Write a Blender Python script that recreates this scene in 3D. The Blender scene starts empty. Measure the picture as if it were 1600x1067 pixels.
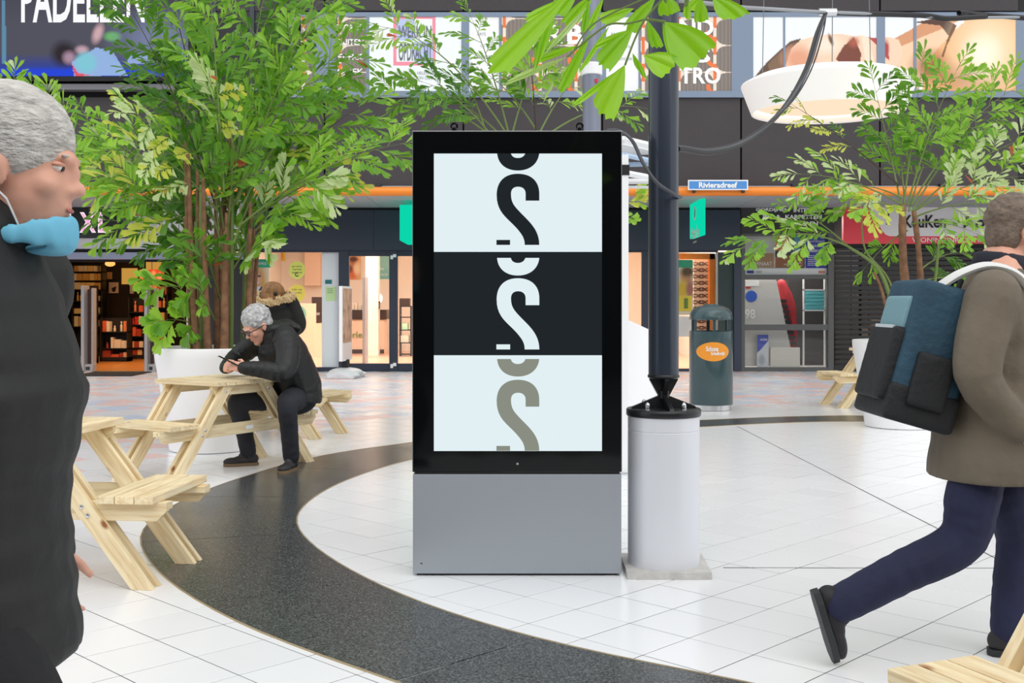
import bpy, bmesh, math, random
import numpy as np
from mathutils import Vector as V, Matrix, noise
from mathutils.geometry import tessellate_polygon
random.seed(7)
SC = bpy.context.scene
COL = SC.collection
F, HZ, EYE = 1750.0, 471.0, 1.35      # focal length and horizon of the 1600x1067 photograph, eye height

# ---------------------------------------------------------------- camera, sky, exposure
cam = bpy.data.cameras.new('camera'); cam.sensor_width = 36; cam.lens = F/1600*36; cam.shift_y = -62.5/1600
cam.clip_end = 200
co = bpy.data.objects.new('camera', cam); COL.objects.link(co)
co.location = (0, 0, EYE); co.rotation_euler = (math.pi/2, 0, 0); SC.camera = co
w = bpy.data.worlds.new('overcast_sky'); SC.world = w; w.use_nodes = True
w.node_tree.nodes['Background'].inputs[0].default_value = (.97, .985, 1, 1)
w.node_tree.nodes['Background'].inputs[1].default_value = 1.08
sun = bpy.data.lights.new('hazy_sun', 'SUN'); sun.energy = 1.65; sun.angle = math.radians(75); sun.color = (1, .98, .95)
so = bpy.data.objects.new('hazy_sun', sun); COL.objects.link(so); so.rotation_euler = (math.radians(48), math.radians(24), 0)
SC.view_settings.view_transform = 'Standard'; SC.view_settings.look = 'None'
SC.view_settings.gamma = 1; SC.view_settings.use_curve_mapping = False; SC.view_settings.exposure = 0.0

# ---------------------------------------------------------------- materials
def lin(c):
    return tuple(((v/255)/12.92 if v/255 <= .04045 else ((v/255+.055)/1.055)**2.4) for v in c)
MATS = {}
def mat(name, col, rough=.5, metal=0, emit=0, spec=.5, var=0, vscale=8, stretch=(1, 1, 1), bump=0, bscale=60, rnd=0, attr=False, coat=0, sheen=0):
    if name in MATS: return MATS[name]
    m = bpy.data.materials.new(name); m.use_nodes = True; MATS[name] = m
    t = m.node_tree; N = t.nodes; b = N['Principled BSDF']
    c = (*lin(col), 1)
    b.inputs['Base Color'].default_value = c; b.inputs['Roughness'].default_value = rough
    b.inputs['Metallic'].default_value = metal; b.inputs['Specular IOR Level'].default_value = spec
    b.inputs['Coat Weight'].default_value = coat
    b.inputs['Sheen Weight'].default_value = sheen
    out = None
    if attr:
        a = N.new('ShaderNodeAttribute'); a.attribute_name = 'Col'; out = a.outputs['Color']
    if var or bump:
        tc = N.new('ShaderNodeTexCoord'); mp = N.new('ShaderNodeMapping'); mp.inputs['Scale'].default_value = stretch
        t.links.new(tc.outputs['Object'], mp.inputs['Vector'])
    if var:
        n = N.new('ShaderNodeTexNoise'); n.inputs['Scale'].default_value = vscale; n.inputs['Detail'].default_value = 5
        t.links.new(mp.outputs[0], n.inputs['Vector'])
        mr = N.new('ShaderNodeMapRange'); mr.inputs[1].default_value = .3; mr.inputs[2].default_value = .7
        mr.inputs[3].default_value = 1-var; mr.inputs[4].default_value = 1+var
        t.links.new(n.outputs['Fac'], mr.inputs[0])
        mx = N.new('ShaderNodeVectorMath'); mx.operation = 'SCALE'; mx.inputs[0].default_value = c[:3]
        if out: t.links.new(out, mx.inputs[0])
        t.links.new(mr.outputs[0], mx.inputs['Scale']); out = mx.outputs[0]
    if rnd:
        oi = N.new('ShaderNodeObjectInfo'); mr = N.new('ShaderNodeMapRange'); mr.inputs[3].default_value = 1-rnd; mr.inputs[4].default_value = 1+rnd
        t.links.new(oi.outputs['Random'], mr.inputs[0])
        mx = N.new('ShaderNodeVectorMath'); mx.operation = 'SCALE'; mx.inputs[0].default_value = c[:3]
        if out: t.links.new(out, mx.inputs[0])
        t.links.new(mr.outputs[0], mx.inputs['Scale']); out = mx.outputs[0]
    if out: t.links.new(out, b.inputs['Base Color'])
    if bump:
        n2 = N.new('ShaderNodeTexNoise'); n2.inputs['Scale'].default_value = bscale; n2.inputs['Detail'].default_value = 6
        t.links.new(mp.outputs[0], n2.inputs['Vector'])
        bp = N.new('ShaderNodeBump'); bp.inputs['Strength'].default_value = bump; bp.inputs['Distance'].default_value = .02
        t.links.new(n2.outputs['Fac'], bp.inputs['Height']); t.links.new(bp.outputs[0], b.inputs['Normal'])
    if emit:
        b.inputs['Emission Color'].default_value = c; b.inputs['Emission Strength'].default_value = emit
        if out: t.links.new(out, b.inputs['Emission Color'])
        b.inputs['Base Color'].default_value = (0, 0, 0, 1); b.inputs['Specular IOR Level'].default_value = 0
        for l in list(b.inputs['Base Color'].links): t.links.remove(l)
    return m

def glass(name, tint=(1, 1, 1), refl=1.0):
    m = bpy.data.materials.new(name); m.use_nodes = True; t = m.node_tree; N = t.nodes; N.clear()
    o = N.new('ShaderNodeOutputMaterial'); tr = N.new('ShaderNodeBsdfTransparent'); tr.inputs[0].default_value = (*tint, 1)
    g = N.new('ShaderNodeBsdfGlossy'); g.inputs['Roughness'].default_value = .02
    fr = N.new('ShaderNodeFresnel'); fr.inputs[0].default_value = 1.45
    mu = N.new('ShaderNodeMath'); mu.operation = 'MULTIPLY'; mu.inputs[1].default_value = refl
    mx = N.new('ShaderNodeMixShader'); t.links.new(fr.outputs[0], mu.inputs[0]); t.links.new(mu.outputs[0], mx.inputs[0])
    t.links.new(tr.outputs[0], mx.inputs[1]); t.links.new(g.outputs[0], mx.inputs[2]); t.links.new(mx.outputs[0], o.inputs[0])
    return m
GLASS = glass('clear_glass', (.97, .98, .98))

def wood_mat():
    m = bpy.data.materials.new('pine_wood'); m.use_nodes = True; t = m.node_tree; N = t.nodes; b = N['Principled BSDF']
    tc = N.new('ShaderNodeTexCoord'); oi = N.new('ShaderNodeObjectInfo')
    ad = N.new('ShaderNodeVectorMath'); ad.operation = 'ADD'
    sc = N.new('ShaderNodeVectorMath'); sc.operation = 'SCALE'; sc.inputs[0].default_value = (7, 5, 3)
    t.links.new(oi.outputs['Random'], sc.inputs['Scale']); t.links.new(tc.outputs['Object'], ad.inputs[0]); t.links.new(sc.outputs[0], ad.inputs[1])
    mp = N.new('ShaderNodeMapping'); mp.inputs['Scale'].default_value = (1.2, 14, 14); t.links.new(ad.outputs[0], mp.inputs[0])
    n = N.new('ShaderNodeTexNoise'); n.inputs['Scale'].default_value = 3; n.inputs['Detail'].default_value = 6; n.inputs['Distortion'].default_value = .6
    t.links.new(mp.outputs[0], n.inputs['Vector'])
    cr = N.new('ShaderNodeValToRGB'); e = cr.color_ramp.elements
    e[0].position = .25; e[0].color = (*lin((214, 182, 132)), 1); e[1].position = .62; e[1].color = (*lin((244, 228, 190)), 1)
    t.links.new(n.outputs['Fac'], cr.inputs[0])
    mp2 = N.new('ShaderNodeMapping'); mp2.inputs['Scale'].default_value = (5, 9, 9); t.links.new(ad.outputs[0], mp2.inputs[0])
    vo = N.new('ShaderNodeTexVoronoi'); vo.inputs['Scale'].default_value = .9; t.links.new(mp2.outputs[0], vo.inputs['Vector'])
    k = N.new('ShaderNodeMapRange'); k.inputs[1].default_value = .06; k.inputs[2].default_value = .15; t.links.new(vo.outputs['Distance'], k.inputs[0])
    mx = N.new('ShaderNodeMix'); mx.data_type = 'RGBA'; mx.inputs[6].default_value = (*lin((150, 92, 50)), 1)
    t.links.new(k.outputs[0], mx.inputs[0]); t.links.new(cr.outputs[0], mx.inputs[7])
    hs = N.new('ShaderNodeHueSaturation'); mr = N.new('ShaderNodeMapRange'); mr.inputs[3].default_value = .9; mr.inputs[4].default_value = 1.06
    t.links.new(oi.outputs['Random'], mr.inputs[0]); t.links.new(mr.outputs[0], hs.inputs['Value']); t.links.new(mx.outputs[2], hs.inputs['Color'])
    t.links.new(hs.outputs[0], b.inputs['Base Color']); b.inputs['Roughness'].default_value = .6
    return m
WOOD = wood_mat()

def terrazzo():
    m = bpy.data.materials.new('dark_speckled_granite'); m.use_nodes = True; t = m.node_tree; N = t.nodes; b = N['Principled BSDF']
    tc = N.new('ShaderNodeTexCoord'); n = N.new('ShaderNodeTexNoise'); n.inputs['Scale'].default_value = 130; n.inputs['Detail'].default_value = 3
    n2 = N.new('ShaderNodeTexNoise'); n2.inputs['Scale'].default_value = 1.2; n2.inputs['Detail'].default_value = 4
    t.links.new(tc.outputs['Object'], n.inputs['Vector']); t.links.new(tc.outputs['Object'], n2.inputs['Vector'])
    cr = N.new('ShaderNodeValToRGB'); e = cr.color_ramp.elements
    e[0].position = .38; e[0].color = (*lin((34, 36, 38)), 1); e[1].position = .72; e[1].color = (*lin((112, 116, 116)), 1)
    t.links.new(n.outputs['Fac'], cr.inputs[0]); t.links.new(cr.outputs[0], b.inputs['Base Color'])
    mr = N.new('ShaderNodeMapRange'); mr.inputs[3].default_value = .16; mr.inputs[4].default_value = .32
    t.links.new(n2.outputs['Fac'], mr.inputs[0]); t.links.new(mr.outputs[0], b.inputs['Roughness'])
    b.inputs['Specular IOR Level'].default_value = .4
    return m

def leaf_mat(name, col, tr):
    m = bpy.data.materials.new(name); m.use_nodes = True; t = m.node_tree; N = t.nodes; b = N['Principled BSDF']
    b.inputs['Base Color'].default_value = (*lin(col), 1); b.inputs['Roughness'].default_value = .32
    tl = N.new('ShaderNodeBsdfTranslucent'); tl.inputs[0].default_value = (*lin(tr), 1)
    mx = N.new('ShaderNodeMixShader'); mx.inputs[0].default_value = .42
    t.links.new(b.outputs[0], mx.inputs[1]); t.links.new(tl.outputs[0], mx.inputs[2])
    t.links.new(mx.outputs[0], N['Material Output'].inputs[0])
    return m

# ---------------------------------------------------------------- mesh helpers
WM = {}                                 # world matrix of every object made so far
def reg(o, parent=None, M=None):
    M = M or Matrix.Identity(4)
    COL.objects.link(o)
    if parent is not None:
        o.parent = parent; P = WM.get(parent.name, Matrix.Identity(4))
        o.matrix_basis = P.inverted() @ M
    else: o.matrix_basis = M
    WM[o.name] = M
    return o
def tag(o, label=None, cat=None, group=None, kind=None):
    if label: o['label'] = label
    if cat: o['category'] = cat
    if group: o['group'] = group
    if kind: o['kind'] = kind
    return o
def thing(name, label, cat, loc=(0, 0, 0), group=None):
    o = bpy.data.objects.new(name, None); o.empty_display_size = .2
    reg(o, None, Matrix.Translation(loc)); return tag(o, label, cat, group)

class MB:
    def __init__(s): s.v = []; s.f = []; s.m = []; s.mi = 0
    def add(s, v, f):
        b = len(s.v); s.v += [tuple(p) for p in v]; s.f += [tuple(i+b for i in q) for q in f]; s.m += [s.mi]*len(f); return s
    def box(s, a, b, M=None):
        x0, y0, z0 = a; x1, y1, z1 = b
        v = [V(p) for p in ((x0,y0,z0),(x1,y0,z0),(x1,y1,z0),(x0,y1,z0),(x0,y0,z1),(x1,y0,z1),(x1,y1,z1),(x0,y1,z1))]
        if M: v = [M @ p for p in v]
        return s.add(v, [(0,3,2,1),(4,5,6,7),(0,1,5,4),(1,2,6,5),(2,3,7,6),(3,0,4,7)])
    def lathe(s, prof, n=32, c=(0, 0, 0), M=None, close=False):
        v = []; f = []
        for r, z in prof:
            for k in range(n):
                a = 2*math.pi*k/n; p = V((r*math.cos(a)+c[0], r*math.sin(a)+c[1], z+c[2])); v.append(M @ p if M else p)
        L = len(prof)
        for i in range(L if close else L-1):
            j = (i+1) % L
            for k in range(n): f.append((i*n+k, i*n+(k+1) % n, j*n+(k+1) % n, j*n+k))
        if not close:
            f.append(tuple(reversed(range(n)))); f.append(tuple((L-1)*n+k for k in range(n)))
        return s.add(v, f)
    def cyl(s, p0, p1, r, n=16, r1=None): return s.tube([p0, p1], [r, r if r1 is None else r1], n)
    def tube(s, pts, rad, n=10, side=None, cap=True, rnd=False, flat=False):
        pts = [V(p) for p in pts]; L = len(pts)
        if not hasattr(rad, '__len__'): rad = [rad]*L
        rad = [(r, r) if not hasattr(r, '__len__') else r for r in rad]
        if rnd:                        # rounded ends
            t0 = (pts[0]-pts[1]).normalized(); t1 = (pts[-1]-pts[-2]).normalized(); r0 = rad[0]; r1 = rad[-1]
            a = [(pts[0]+t0*min(r0)*q, tuple(x*math.sqrt(max(0, 1-q*q)) for x in r0)) for q in (.97, .8, .45)]
            b = [(pts[-1]+t1*min(r1)*q, tuple(x*math.sqrt(max(0, 1-q*q)) for x in r1)) for q in (.45, .8, .97)]
            if flat: a = []
            pts = [p for p, _ in a]+pts+[p for p, _ in b]; rad = [r for _, r in a]+rad+[r for _, r in b]; L = len(pts)
        v = []; f = []; u = V(side) if side is not None else None
        for i in range(L):
            t = (pts[min(i+1, L-1)]-pts[max(i-1, 0)]).normalized()
            if u is None: u = t.orthogonal()
            a = (u-t*u.dot(t))
            a = a.normalized() if a.length > 1e-5 else t.orthogonal().normalized()
            if side is None: u = a
            b = t.cross(a)
            for k in range(n):
                q = 2*math.pi*k/n; v.append(pts[i]+a*rad[i][0]*math.cos(q)+b*rad[i][1]*math.sin(q))
        for i in range(L-1):
            for k in range(n): f.append((i*n+k, i*n+(k+1) % n, (i+1)*n+(k+1) % n, (i+1)*n+k))
        if cap: f.append(tuple(reversed(range(n)))); f.append(tuple((L-1)*n+k for k in range(n)))
        return s.add(v, f)
    def ell(s, c, r, M=None, n=16, m=10):
        if not hasattr(r, '__len__'): r = (r, r, r)
        v = []; f = []
        for i in range(1, m):
            a = math.pi*i/m
            for k in range(n):
                b = 2*math.pi*k/n
                p = V((r[0]*math.sin(a)*math.cos(b), r[1]*math.sin(a)*math.sin(b), r[2]*math.cos(a)))+V(c); v.append(M @ p if M else p)
        tp = V((0, 0, r[2]))+V(c); bt = V((0, 0, -r[2]))+V(c)
        v += [M @ tp if M else tp, M @ bt if M else bt]; T = len(v)-2
        for i in range(m-2):
            for k in range(n): f.append((i*n+k, (i+1)*n+k, (i+1)*n+(k+1) % n, i*n+(k+1) % n))
        for k in range(n):
            f.append((T, k, (k+1) % n)); f.append((T+1, (m-2)*n+(k+1) % n, (m-2)*n+k))
        return s.add(v, f)
    def prism(s, poly, y0, y1):         # poly in x,z; extruded along y
        n = len(poly); v = [(x, y0, z) for x, z in poly]+[(x, y1, z) for x, z in poly]
        ar = sum(poly[i][0]*poly[(i+1) % n][1]-poly[(i+1) % n][0]*poly[i][1] for i in range(n))
        tri = tessellate_polygon([[V((x, z, 0)) for x, z in poly]])
        f = []
        for a, b, c in tri:
            k = (poly[b][0]-poly[a][0])*(poly[c][1]-poly[a][1])-(poly[c][0]-poly[a][0])*(poly[b][1]-poly[a][1])
            if k < 0: b, c = c, b
            f.append((a, b, c)); f.append((a+n, c+n, b+n))
        for i in range(n):
            j = (i+1) % n; q = (i, i+n, j+n, j); f.append(q if ar > 0 else q[::-1])
        return s.add(v, f)
    def mesh(s, name, mats, smooth=False, bevel=0):
        me = bpy.data.meshes.new(name); me.from_pydata(s.v, [], s.f)
        for m in (mats if isinstance(mats, (list, tuple)) else [mats]): me.materials.append(m)
        if any(s.m): me.polygons.foreach_set('material_index', s.m)
        if smooth: me.polygons.foreach_set('use_smooth', [True]*len(me.polygons))
        if bevel:
            bm = bmesh.new(); bm.from_mesh(me); bmesh.ops.recalc_face_normals(bm, faces=bm.faces)
            bmesh.ops.bevel(bm, geom=[e for e in bm.edges if len(e.link_faces) == 2 and e.calc_face_angle() > .6], offset=bevel, segments=2, affect='EDGES', profile=.7)
            bm.to_mesh(me); bm.free()
        if smooth:
            bm = bmesh.new(); bm.from_mesh(me)
            for e in bm.edges:
                if len(e.link_faces) == 2 and e.calc_face_angle() > .75: e.smooth = False
            bm.to_mesh(me); bm.free()
        me.update(); return me
    def build(s, name, mats, parent=None, smooth=False, bevel=0, M=None, label=None):
        o = bpy.data.objects.new(name, s.mesh(name, mats, smooth, bevel)); reg(o, parent, M)
        if label: o['label'] = label
        return o
    def remesh(s, name, mats, parent=None, voxel=.01, it=3, label=None):
        me = s.mesh(name, mats); t = bpy.data.objects.new('tmp', me); COL.objects.link(t)
        r = t.modifiers.new('r', 'REMESH'); r.mode = 'VOXEL'; r.voxel_size = voxel; r.use_smooth_shade = True
        if it: q = t.modifiers.new('s', 'SMOOTH'); q.factor = .5; q.iterations = it
        dg = bpy.context.evaluated_depsgraph_get()
        nm = bpy.data.meshes.new_from_object(t.evaluated_get(dg)); nm.name = name
        bpy.data.objects.remove(t); nm.materials.clear()
        for m in (mats if isinstance(mats, (list, tuple)) else [mats]): nm.materials.append(m)
        nm.polygons.foreach_set('material_index', [0]*len(nm.polygons))
        nm.polygons.foreach_set('use_smooth', [True]*len(nm.polygons))
        o = bpy.data.objects.new(name, nm); reg(o, parent)
        if label: o['label'] = label
        return o

def catmull(P, k=6, closed=False):
    P = [V(p) for p in P]; n = len(P); out = []
    for i in range(n if closed else n-1):
        g = (lambda j: P[j % n]) if closed else (lambda j: P[max(0, min(n-1, j))])
        a, b, c, d = g(i-1), g(i), g(i+1), g(i+2)
        for q in range(k):
            t = q/k; out.append(.5*((2*b)+(c-a)*t+(2*a-5*b+4*c-d)*t*t+(3*b-a-3*c+d)*t**3))
    if not closed: out.append(P[-1])
    return out
def W3(x, y, Y): return V(((x-800)*Y/F, Y, EYE-(y-HZ)*Y/F))   # where the ray of a photo point meets depth Y
def G(x, y): Y = F*EYE/(y-HZ); return V(((x-800)*Y/F, Y, 0))
def FX(x, Y): return (x-800)*Y/F
def FZ(y, Y): return EYE-(y-HZ)*Y/F
def slab(name, x0, y0, x1, y1, Y, t, m, parent=None, bevel=0, label=None):   # upright board facing the square
    return MB().box((FX(x0, Y), Y, FZ(y1, Y)), (FX(x1, Y), Y+t, FZ(y0, Y))).build(name, m, parent, bevel=bevel, label=label)
def shape(name, poly, Y, m, parent=None, t=.004, label=None):
    return MB().prism([(FX(x, Y), FZ(y, Y)) for x, y in poly], Y, Y+t).build(name, m, parent, label=label)
def circle_pts(cx, cy, rx, ry=None, n=28, a0=0, a1=360):
    ry = ry or rx
    return [(cx+rx*math.cos(math.radians(a0+(a1-a0)*k/n)), cy+ry*math.sin(math.radians(a0+(a1-a0)*k/n))) for k in range(n if a1-a0 >= 360 else n+1)]
def text(s, x0, x1, y0, y1, Y, m, parent=None, bold=.0, shear=0, t=.006, name='lettering', M=None, align=None):
    c = bpy.data.curves.new('t', 'FONT'); c.body = s; c.offset = bold; c.resolution_u = 3; c.shear = shear
    c.align_x = 'LEFT'; c.space_line = .85
    o = bpy.data.objects.new('t', c); COL.objects.link(o); dg = bpy.context.evaluated_depsgraph_get()
    me = bpy.data.meshes.new_from_object(o.evaluated_get(dg)); bpy.data.objects.remove(o); bpy.data.curves.remove(c)
    P = np.empty(len(me.vertices)*3); me.vertices.foreach_get('co', P); P = P.reshape(-1, 3)
    lo, hi = P.min(0), P.max(0); q = (P-lo)/np.maximum(hi-lo, 1e-6)
    X0, X1, Z0, Z1 = FX(x0, Y), FX(x1, Y), FZ(y1, Y), FZ(y0, Y)
    R = np.zeros_like(P); R[:, 0] = X0+q[:, 0]*(X1-X0); R[:, 1] = Y; R[:, 2] = Z0+q[:, 1]*(Z1-Z0)
    if M is not None: R = np.array([M @ V(p) for p in R])
    me.vertices.foreach_set('co', R.ravel()); me.materials.clear(); me.materials.append(m); me.name = name; me.update()
    return reg(bpy.data.objects.new(name, me), parent)
def inpoly(X, Yy, poly):
    r = np.zeros(X.shape, bool); n = len(poly)
    for i in range(n):
        x0, y0 = poly[i]; x1, y1 = poly[(i+1) % n]
        if y0 == y1: continue
        r ^= ((y0 > Yy) != (y1 > Yy)) & (X < (x1-x0)*(Yy-y0)/(y1-y0)+x0)
    return r
def soft(X, Yy, cx, cy, rx, ry, s=.3, a=0):
    dx, dy = X-cx, Yy-cy; a = math.radians(a); u = (dx*math.cos(a)+dy*math.sin(a))/rx; v = (-dx*math.sin(a)+dy*math.cos(a))/ry
    d = np.sqrt(u*u+v*v); return np.clip((1+s-d)/(2*s), 0, 1)
def print_(name, x0, y0, x1, y1, Y, layers, nx, ny, m, parent=None):   # a printed picture on a flat sheet
    u = np.linspace(x0, x1, nx+1); v = np.linspace(y0, y1, ny+1); X, Yy = np.meshgrid(u, v)
    C = np.zeros(X.shape+(3,)); C[:] = lin(layers[0])
    for a, c in layers[1:]:
        k = a(X, Yy).astype(float)[..., None]; C = C*(1-k)+np.array(lin(c))*k
    verts = [((x-800)*Y/F, Y, EYE-(y-HZ)*Y/F) for x, y in zip(X.ravel(), Yy.ravel())]; n1 = nx+1
    fs = [(j*n1+i, (j+1)*n1+i, (j+1)*n1+i+1, j*n1+i+1) for j in range(ny) for i in range(nx)]
    me = bpy.data.meshes.new(name); me.from_pydata(verts, [], fs); me.materials.append(m)
    at = me.color_attributes.new('Col', 'FLOAT_COLOR', 'POINT')
    at.data.foreach_set('color', np.concatenate([C.reshape(-1, 3), np.ones((X.size, 1))], 1).ravel().astype(np.float32)); me.update()
    return reg(bpy.data.objects.new(name, me), parent)
def E_(cx, cy, rx, ry, s=.3, a=0): return lambda X, Y: soft(X, Y, cx, cy, rx, ry, s, a)
def P_(*p): return lambda X, Y: inpoly(X, Y, p)
def copy_part(o, parent):
    c = o.copy(); COL.objects.link(c); c.parent = parent
    for ch in list(o.children): copy_part(ch, c)
    return c
def copy_tree(root, M, label, group=None):
    r = root.copy(); COL.objects.link(r); r.matrix_basis = M; r['label'] = label; WM[r.name] = M
    if group: r['group'] = group
    for ch in list(root.children): copy_part(ch, r)
    return r

BLACK = mat('black_gloss', (10, 11, 12), .15); DARK = mat('dark_metal', (38, 40, 44), .45)
WHITE = mat('white_paint', (240, 241, 242), .4); CHROME = mat('bright_steel', (215, 217, 220), .25, 1)
PRINT = mat('printed_sheet', (255, 255, 255), .5, attr=True)
LIT = mat('lit_picture', (255, 255, 255), .4, attr=True, emit=1.0)

# ================================================================ FLOOR
K = 1.35/1.3463; GA = .7741; TS = .3*K
UI = V((math.cos(GA), -math.sin(GA), 0))*TS; UJ = V((math.sin(GA), math.cos(GA), 0))*TS; O0 = V((-1.6283, 4.6672, 0))*K
RC = V((3.34, 7.73, 0))
def ring(px, r):                        # radius of a band edge by direction, from measured floor points plus the round rest
    d = []
    for x, y in px:
        p = G(x, y)-RC; d.append((math.atan2(p.y, p.x), p.length))
    lo = min(a % (2*math.pi) for a, _ in d); hi = max(a % (2*math.pi) for a, _ in d)
    d = [(a % (2*math.pi), q) for a, q in d]
    for k in range(36):
        a = 2*math.pi*k/36
        if not (lo-.12 < a < hi+.12): d.append((a, r))
    d.sort(); A = np.array([a for a, _ in d]); R = np.array([q for _, q in d])
    t = np.linspace(0, 2*np.pi, 481)[:-1]; v = np.interp(t, A, R, period=2*np.pi)
    for _ in range(40): v = (np.roll(v, 1)+v*2+np.roll(v, -1))/4
    return v
RI = ring([(643,718),(555,745),(480,785),(460,810),(468,830),(500,860),(570,902),(640,935),(850,1001),(1190,1067),(1096,668),(1350,658)], 4.68)
RO = ring([(643,692),(500,712),(400,740),(280,785),(216,830),(250,895),(320,945),(400,985),(640,1067),(1096,657),(1350,649)], 5.42)
def rad_at(R, p):
    a = math.atan2(p.y-RC.y, p.x-RC.x) % (2*math.pi); return R[int(a/(2*math.pi)*480) % 480]
floor = MB().box((-16, -8, -.3), (16, 31, -.0016)).build('floor', mat('grout', (104, 104, 106), .9)); floor['kind'] = 'structure'
T_W = mat('white_tile', (243, 244, 246), .22, rnd=.02, spec=.5); T_P = mat('pink_tile', (236, 205, 200), .3, rnd=.05)
T_B = mat('blue_tile', (203, 214, 230), .3, rnd=.05); T_G = mat('pale_tile', (226, 224, 228), .3, rnd=.04)
T_C = mat('plain_white_tile', (240, 241, 243), .22)
tm = {}
for i, m in enumerate((T_W, T_P, T_B, T_G)):
    h = TS/2-.0029; q = .0012
    tm[i] = MB().add([(-h,-h,-.01),(h,-h,-.01),(h,h,-.01),(-h,h,-.01),(-h,-h,-q),(h,-h,-q),(h,h,-q),(-h,h,-q),(-h+q,-h+q,0),(h-q,-h+q,0),(h-q,h-q,0),(-h+q,h-q,0)],
        [(0,1,5,4),(1,2,6,5),(2,3,7,6),(3,0,4,7),(4,5,9,8),(5,6,10,9),(6,7,11,10),(7,4,8,11),(8,9,10,11)]).mesh('tile', m)
tiles = []
for i in range(-75, 80):
    for j in range(-40, 100):
        c = O0+UI*(i+.5)+UJ*(j+.5)
        if not (-10.5 < c.x < 11 and 1.2 < c.y < 21.6): continue
        r = (c-RC).length; ro, ri = rad_at(RO, c), rad_at(RI, c)
        if ri+.22 < r < ro-.22: continue
        k = 0
        if r > 6.75 and c.y > 6.5 or c.y > 18.4:
            k = random.choice((1, 1, 2, 2, 3, 3, 3, 0)) if (i+j) % 3 else random.choice((3, 0, 0, 1))
            if r < 7.2: k = random.choice((0, k))
        vis = abs(c.x) < c.y*800/F+.15 and c.y > 3.75
        tiles.append((c.y if vis else 99, k, c))
tiles.sort(key=lambda t: t[0])
RZ = Matrix.Rotation(-GA, 4, 'Z')
rest = MB()
for n, (d, k, c) in enumerate(tiles):
    M = Matrix.Translation(c+V((0, 0, random.uniform(-.0006, .0004)))) @ RZ
    if n < 300: reg(bpy.data.objects.new('tile', tm[k]), floor, M)
    else:
        rest.mi = k; h = TS/2-.0026
        rest.add([M @ V(p) for p in ((-h,-h,-.01),(h,-h,-.01),(h,h,-.01),(-h,h,-.01),(-h,-h,0),(h,-h,0),(h,h,0),(-h,h,0))], [(0,1,5,4),(1,2,6,5),(2,3,7,6),(3,0,4,7),(4,5,6,7)])
ft = rest.build('tiling', [T_C, T_P, T_B, T_G], floor); ft['kind'] = 'stuff'
TZ = terrazzo()
def rp(R, k, z): a = 2*math.pi*k/480; r = R[int(k) % 480]; return V((RC.x+r*math.cos(a), RC.y+r*math.sin(a), z))
for sgm in range(24):
    b = MB(); vs = []
    for k in range(21):
        kk = sgm*20+k+(.06 if k == 0 else -.06 if k == 20 else 0)
        kk2 = kk
        for R in (RI, RO):
            a = 2*math.pi*kk2/480; r = R[(sgm*20+k) % 480]
            vs.append((RC.x+r*math.cos(a), RC.y+r*math.sin(a), .003)); vs.append((vs[-1][0], vs[-1][1], -.008))
    fs = []
    for k in range(20):
        q = k*4; fs += [(q, q+2, q+6, q+4), (q+1, q, q+4, q+5), (q+2, q+3, q+7, q+6)]
    fs += [(0, 1, 3, 2), (80, 82, 83, 81)]
    b.add(vs, fs).build('granite_slab', TZ, floor)
for R in (RI, RO):
    p = [rp(R, k, .001) for k in range(0, 480, 3)]; p.append(p[0])
    MB().tube(p, .005, 6, cap=False).build('edge_trim', mat('brass_strip', (178, 160, 128), .45, .6), floor)
for a, b in ((G(1152, 666), G(1620, 905)), (G(1130, 887), G(1640, 888))):
    d = (b-a).normalized(); n = V((-d.y, d.x, 0))*.004
    MB().add([a-n, b-n, b+n, a+n]+[p+V((0, 0, .0012)) for p in (a-n, b-n, b+n, a+n)], [(0,1,2,3),(4,5,6,7),(0,1,5,4),(1,2,6,5),(2,3,7,6),(3,0,4,7)]).build('expansion_joint', mat('joint_filler', (90, 88, 88), .8), floor)

# ================================================================ FACADE
YF, YU = 21.67, 19.2
CHAR = mat('charcoal_cladding', (63, 59, 62), .75, bump=.25, bscale=35, var=.05, vscale=2); NAVY = mat('navy_panel', (43, 52, 70), .5)
FRM = mat('blue_grey_frame', (122, 138, 160), .5); SOFF = mat('soffit_grey', (168, 172, 178), .6); BLK = mat('flat_black', (22, 22, 25), .7)
GRY = mat('grey_frame', (82, 84, 84), .5); LIGHTP = mat('white_fascia', (232, 233, 238), .45)
wall = MB().box((-11, YU+.12, 3.2), (12, YU+.3, 10)).build('wall_back', BLK); wall['kind'] = 'structure'
for k in range(-1, 8):                                               # charcoal cladding panels under and over the window band
    a, b = 73+217*(k-1), 73+217*k
    for y0, y1 in ((152, 290), (-140, 17)):
        slab('panel', a+1.4, y0, b-1.4, y1, YU, .12, CHAR, wall, bevel=.006)
MB().box((-11, YU-.02, FZ(293.5, YU)), (12, YU+.12, FZ(290.5, YU))).build('drip_rail', SOFF, wall)
sof = MB(); 
for k in range(14): MB().box((-11+k*1.7, YU, 3.16), (-9.31+k*1.7, YF+.3, 3.2)).build('soffit_panel', SOFF, wall)
pp = thing('facade_pipe', 'long orange pipe running along the facade above the shop fronts', 'pipe', (0, YU-.1, 3.16))
ORG = mat('orange_paint', (243, 138, 40), .35)
zp = FZ(299, YU-.1)
MB().cyl((-11, YU-.1, zp), (12, YU-.1, zp), .077, 20).build('pipe', ORG, pp, smooth=True)
for x in (160, 420, 592, 1010, 1240, 1470):
    MB().box((FX(x, YU)-.05, YU-.12, zp+.07), (FX(x, YU)+.05, YU+.02, zp+.13)).build('bracket', DARK, pp)

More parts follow.
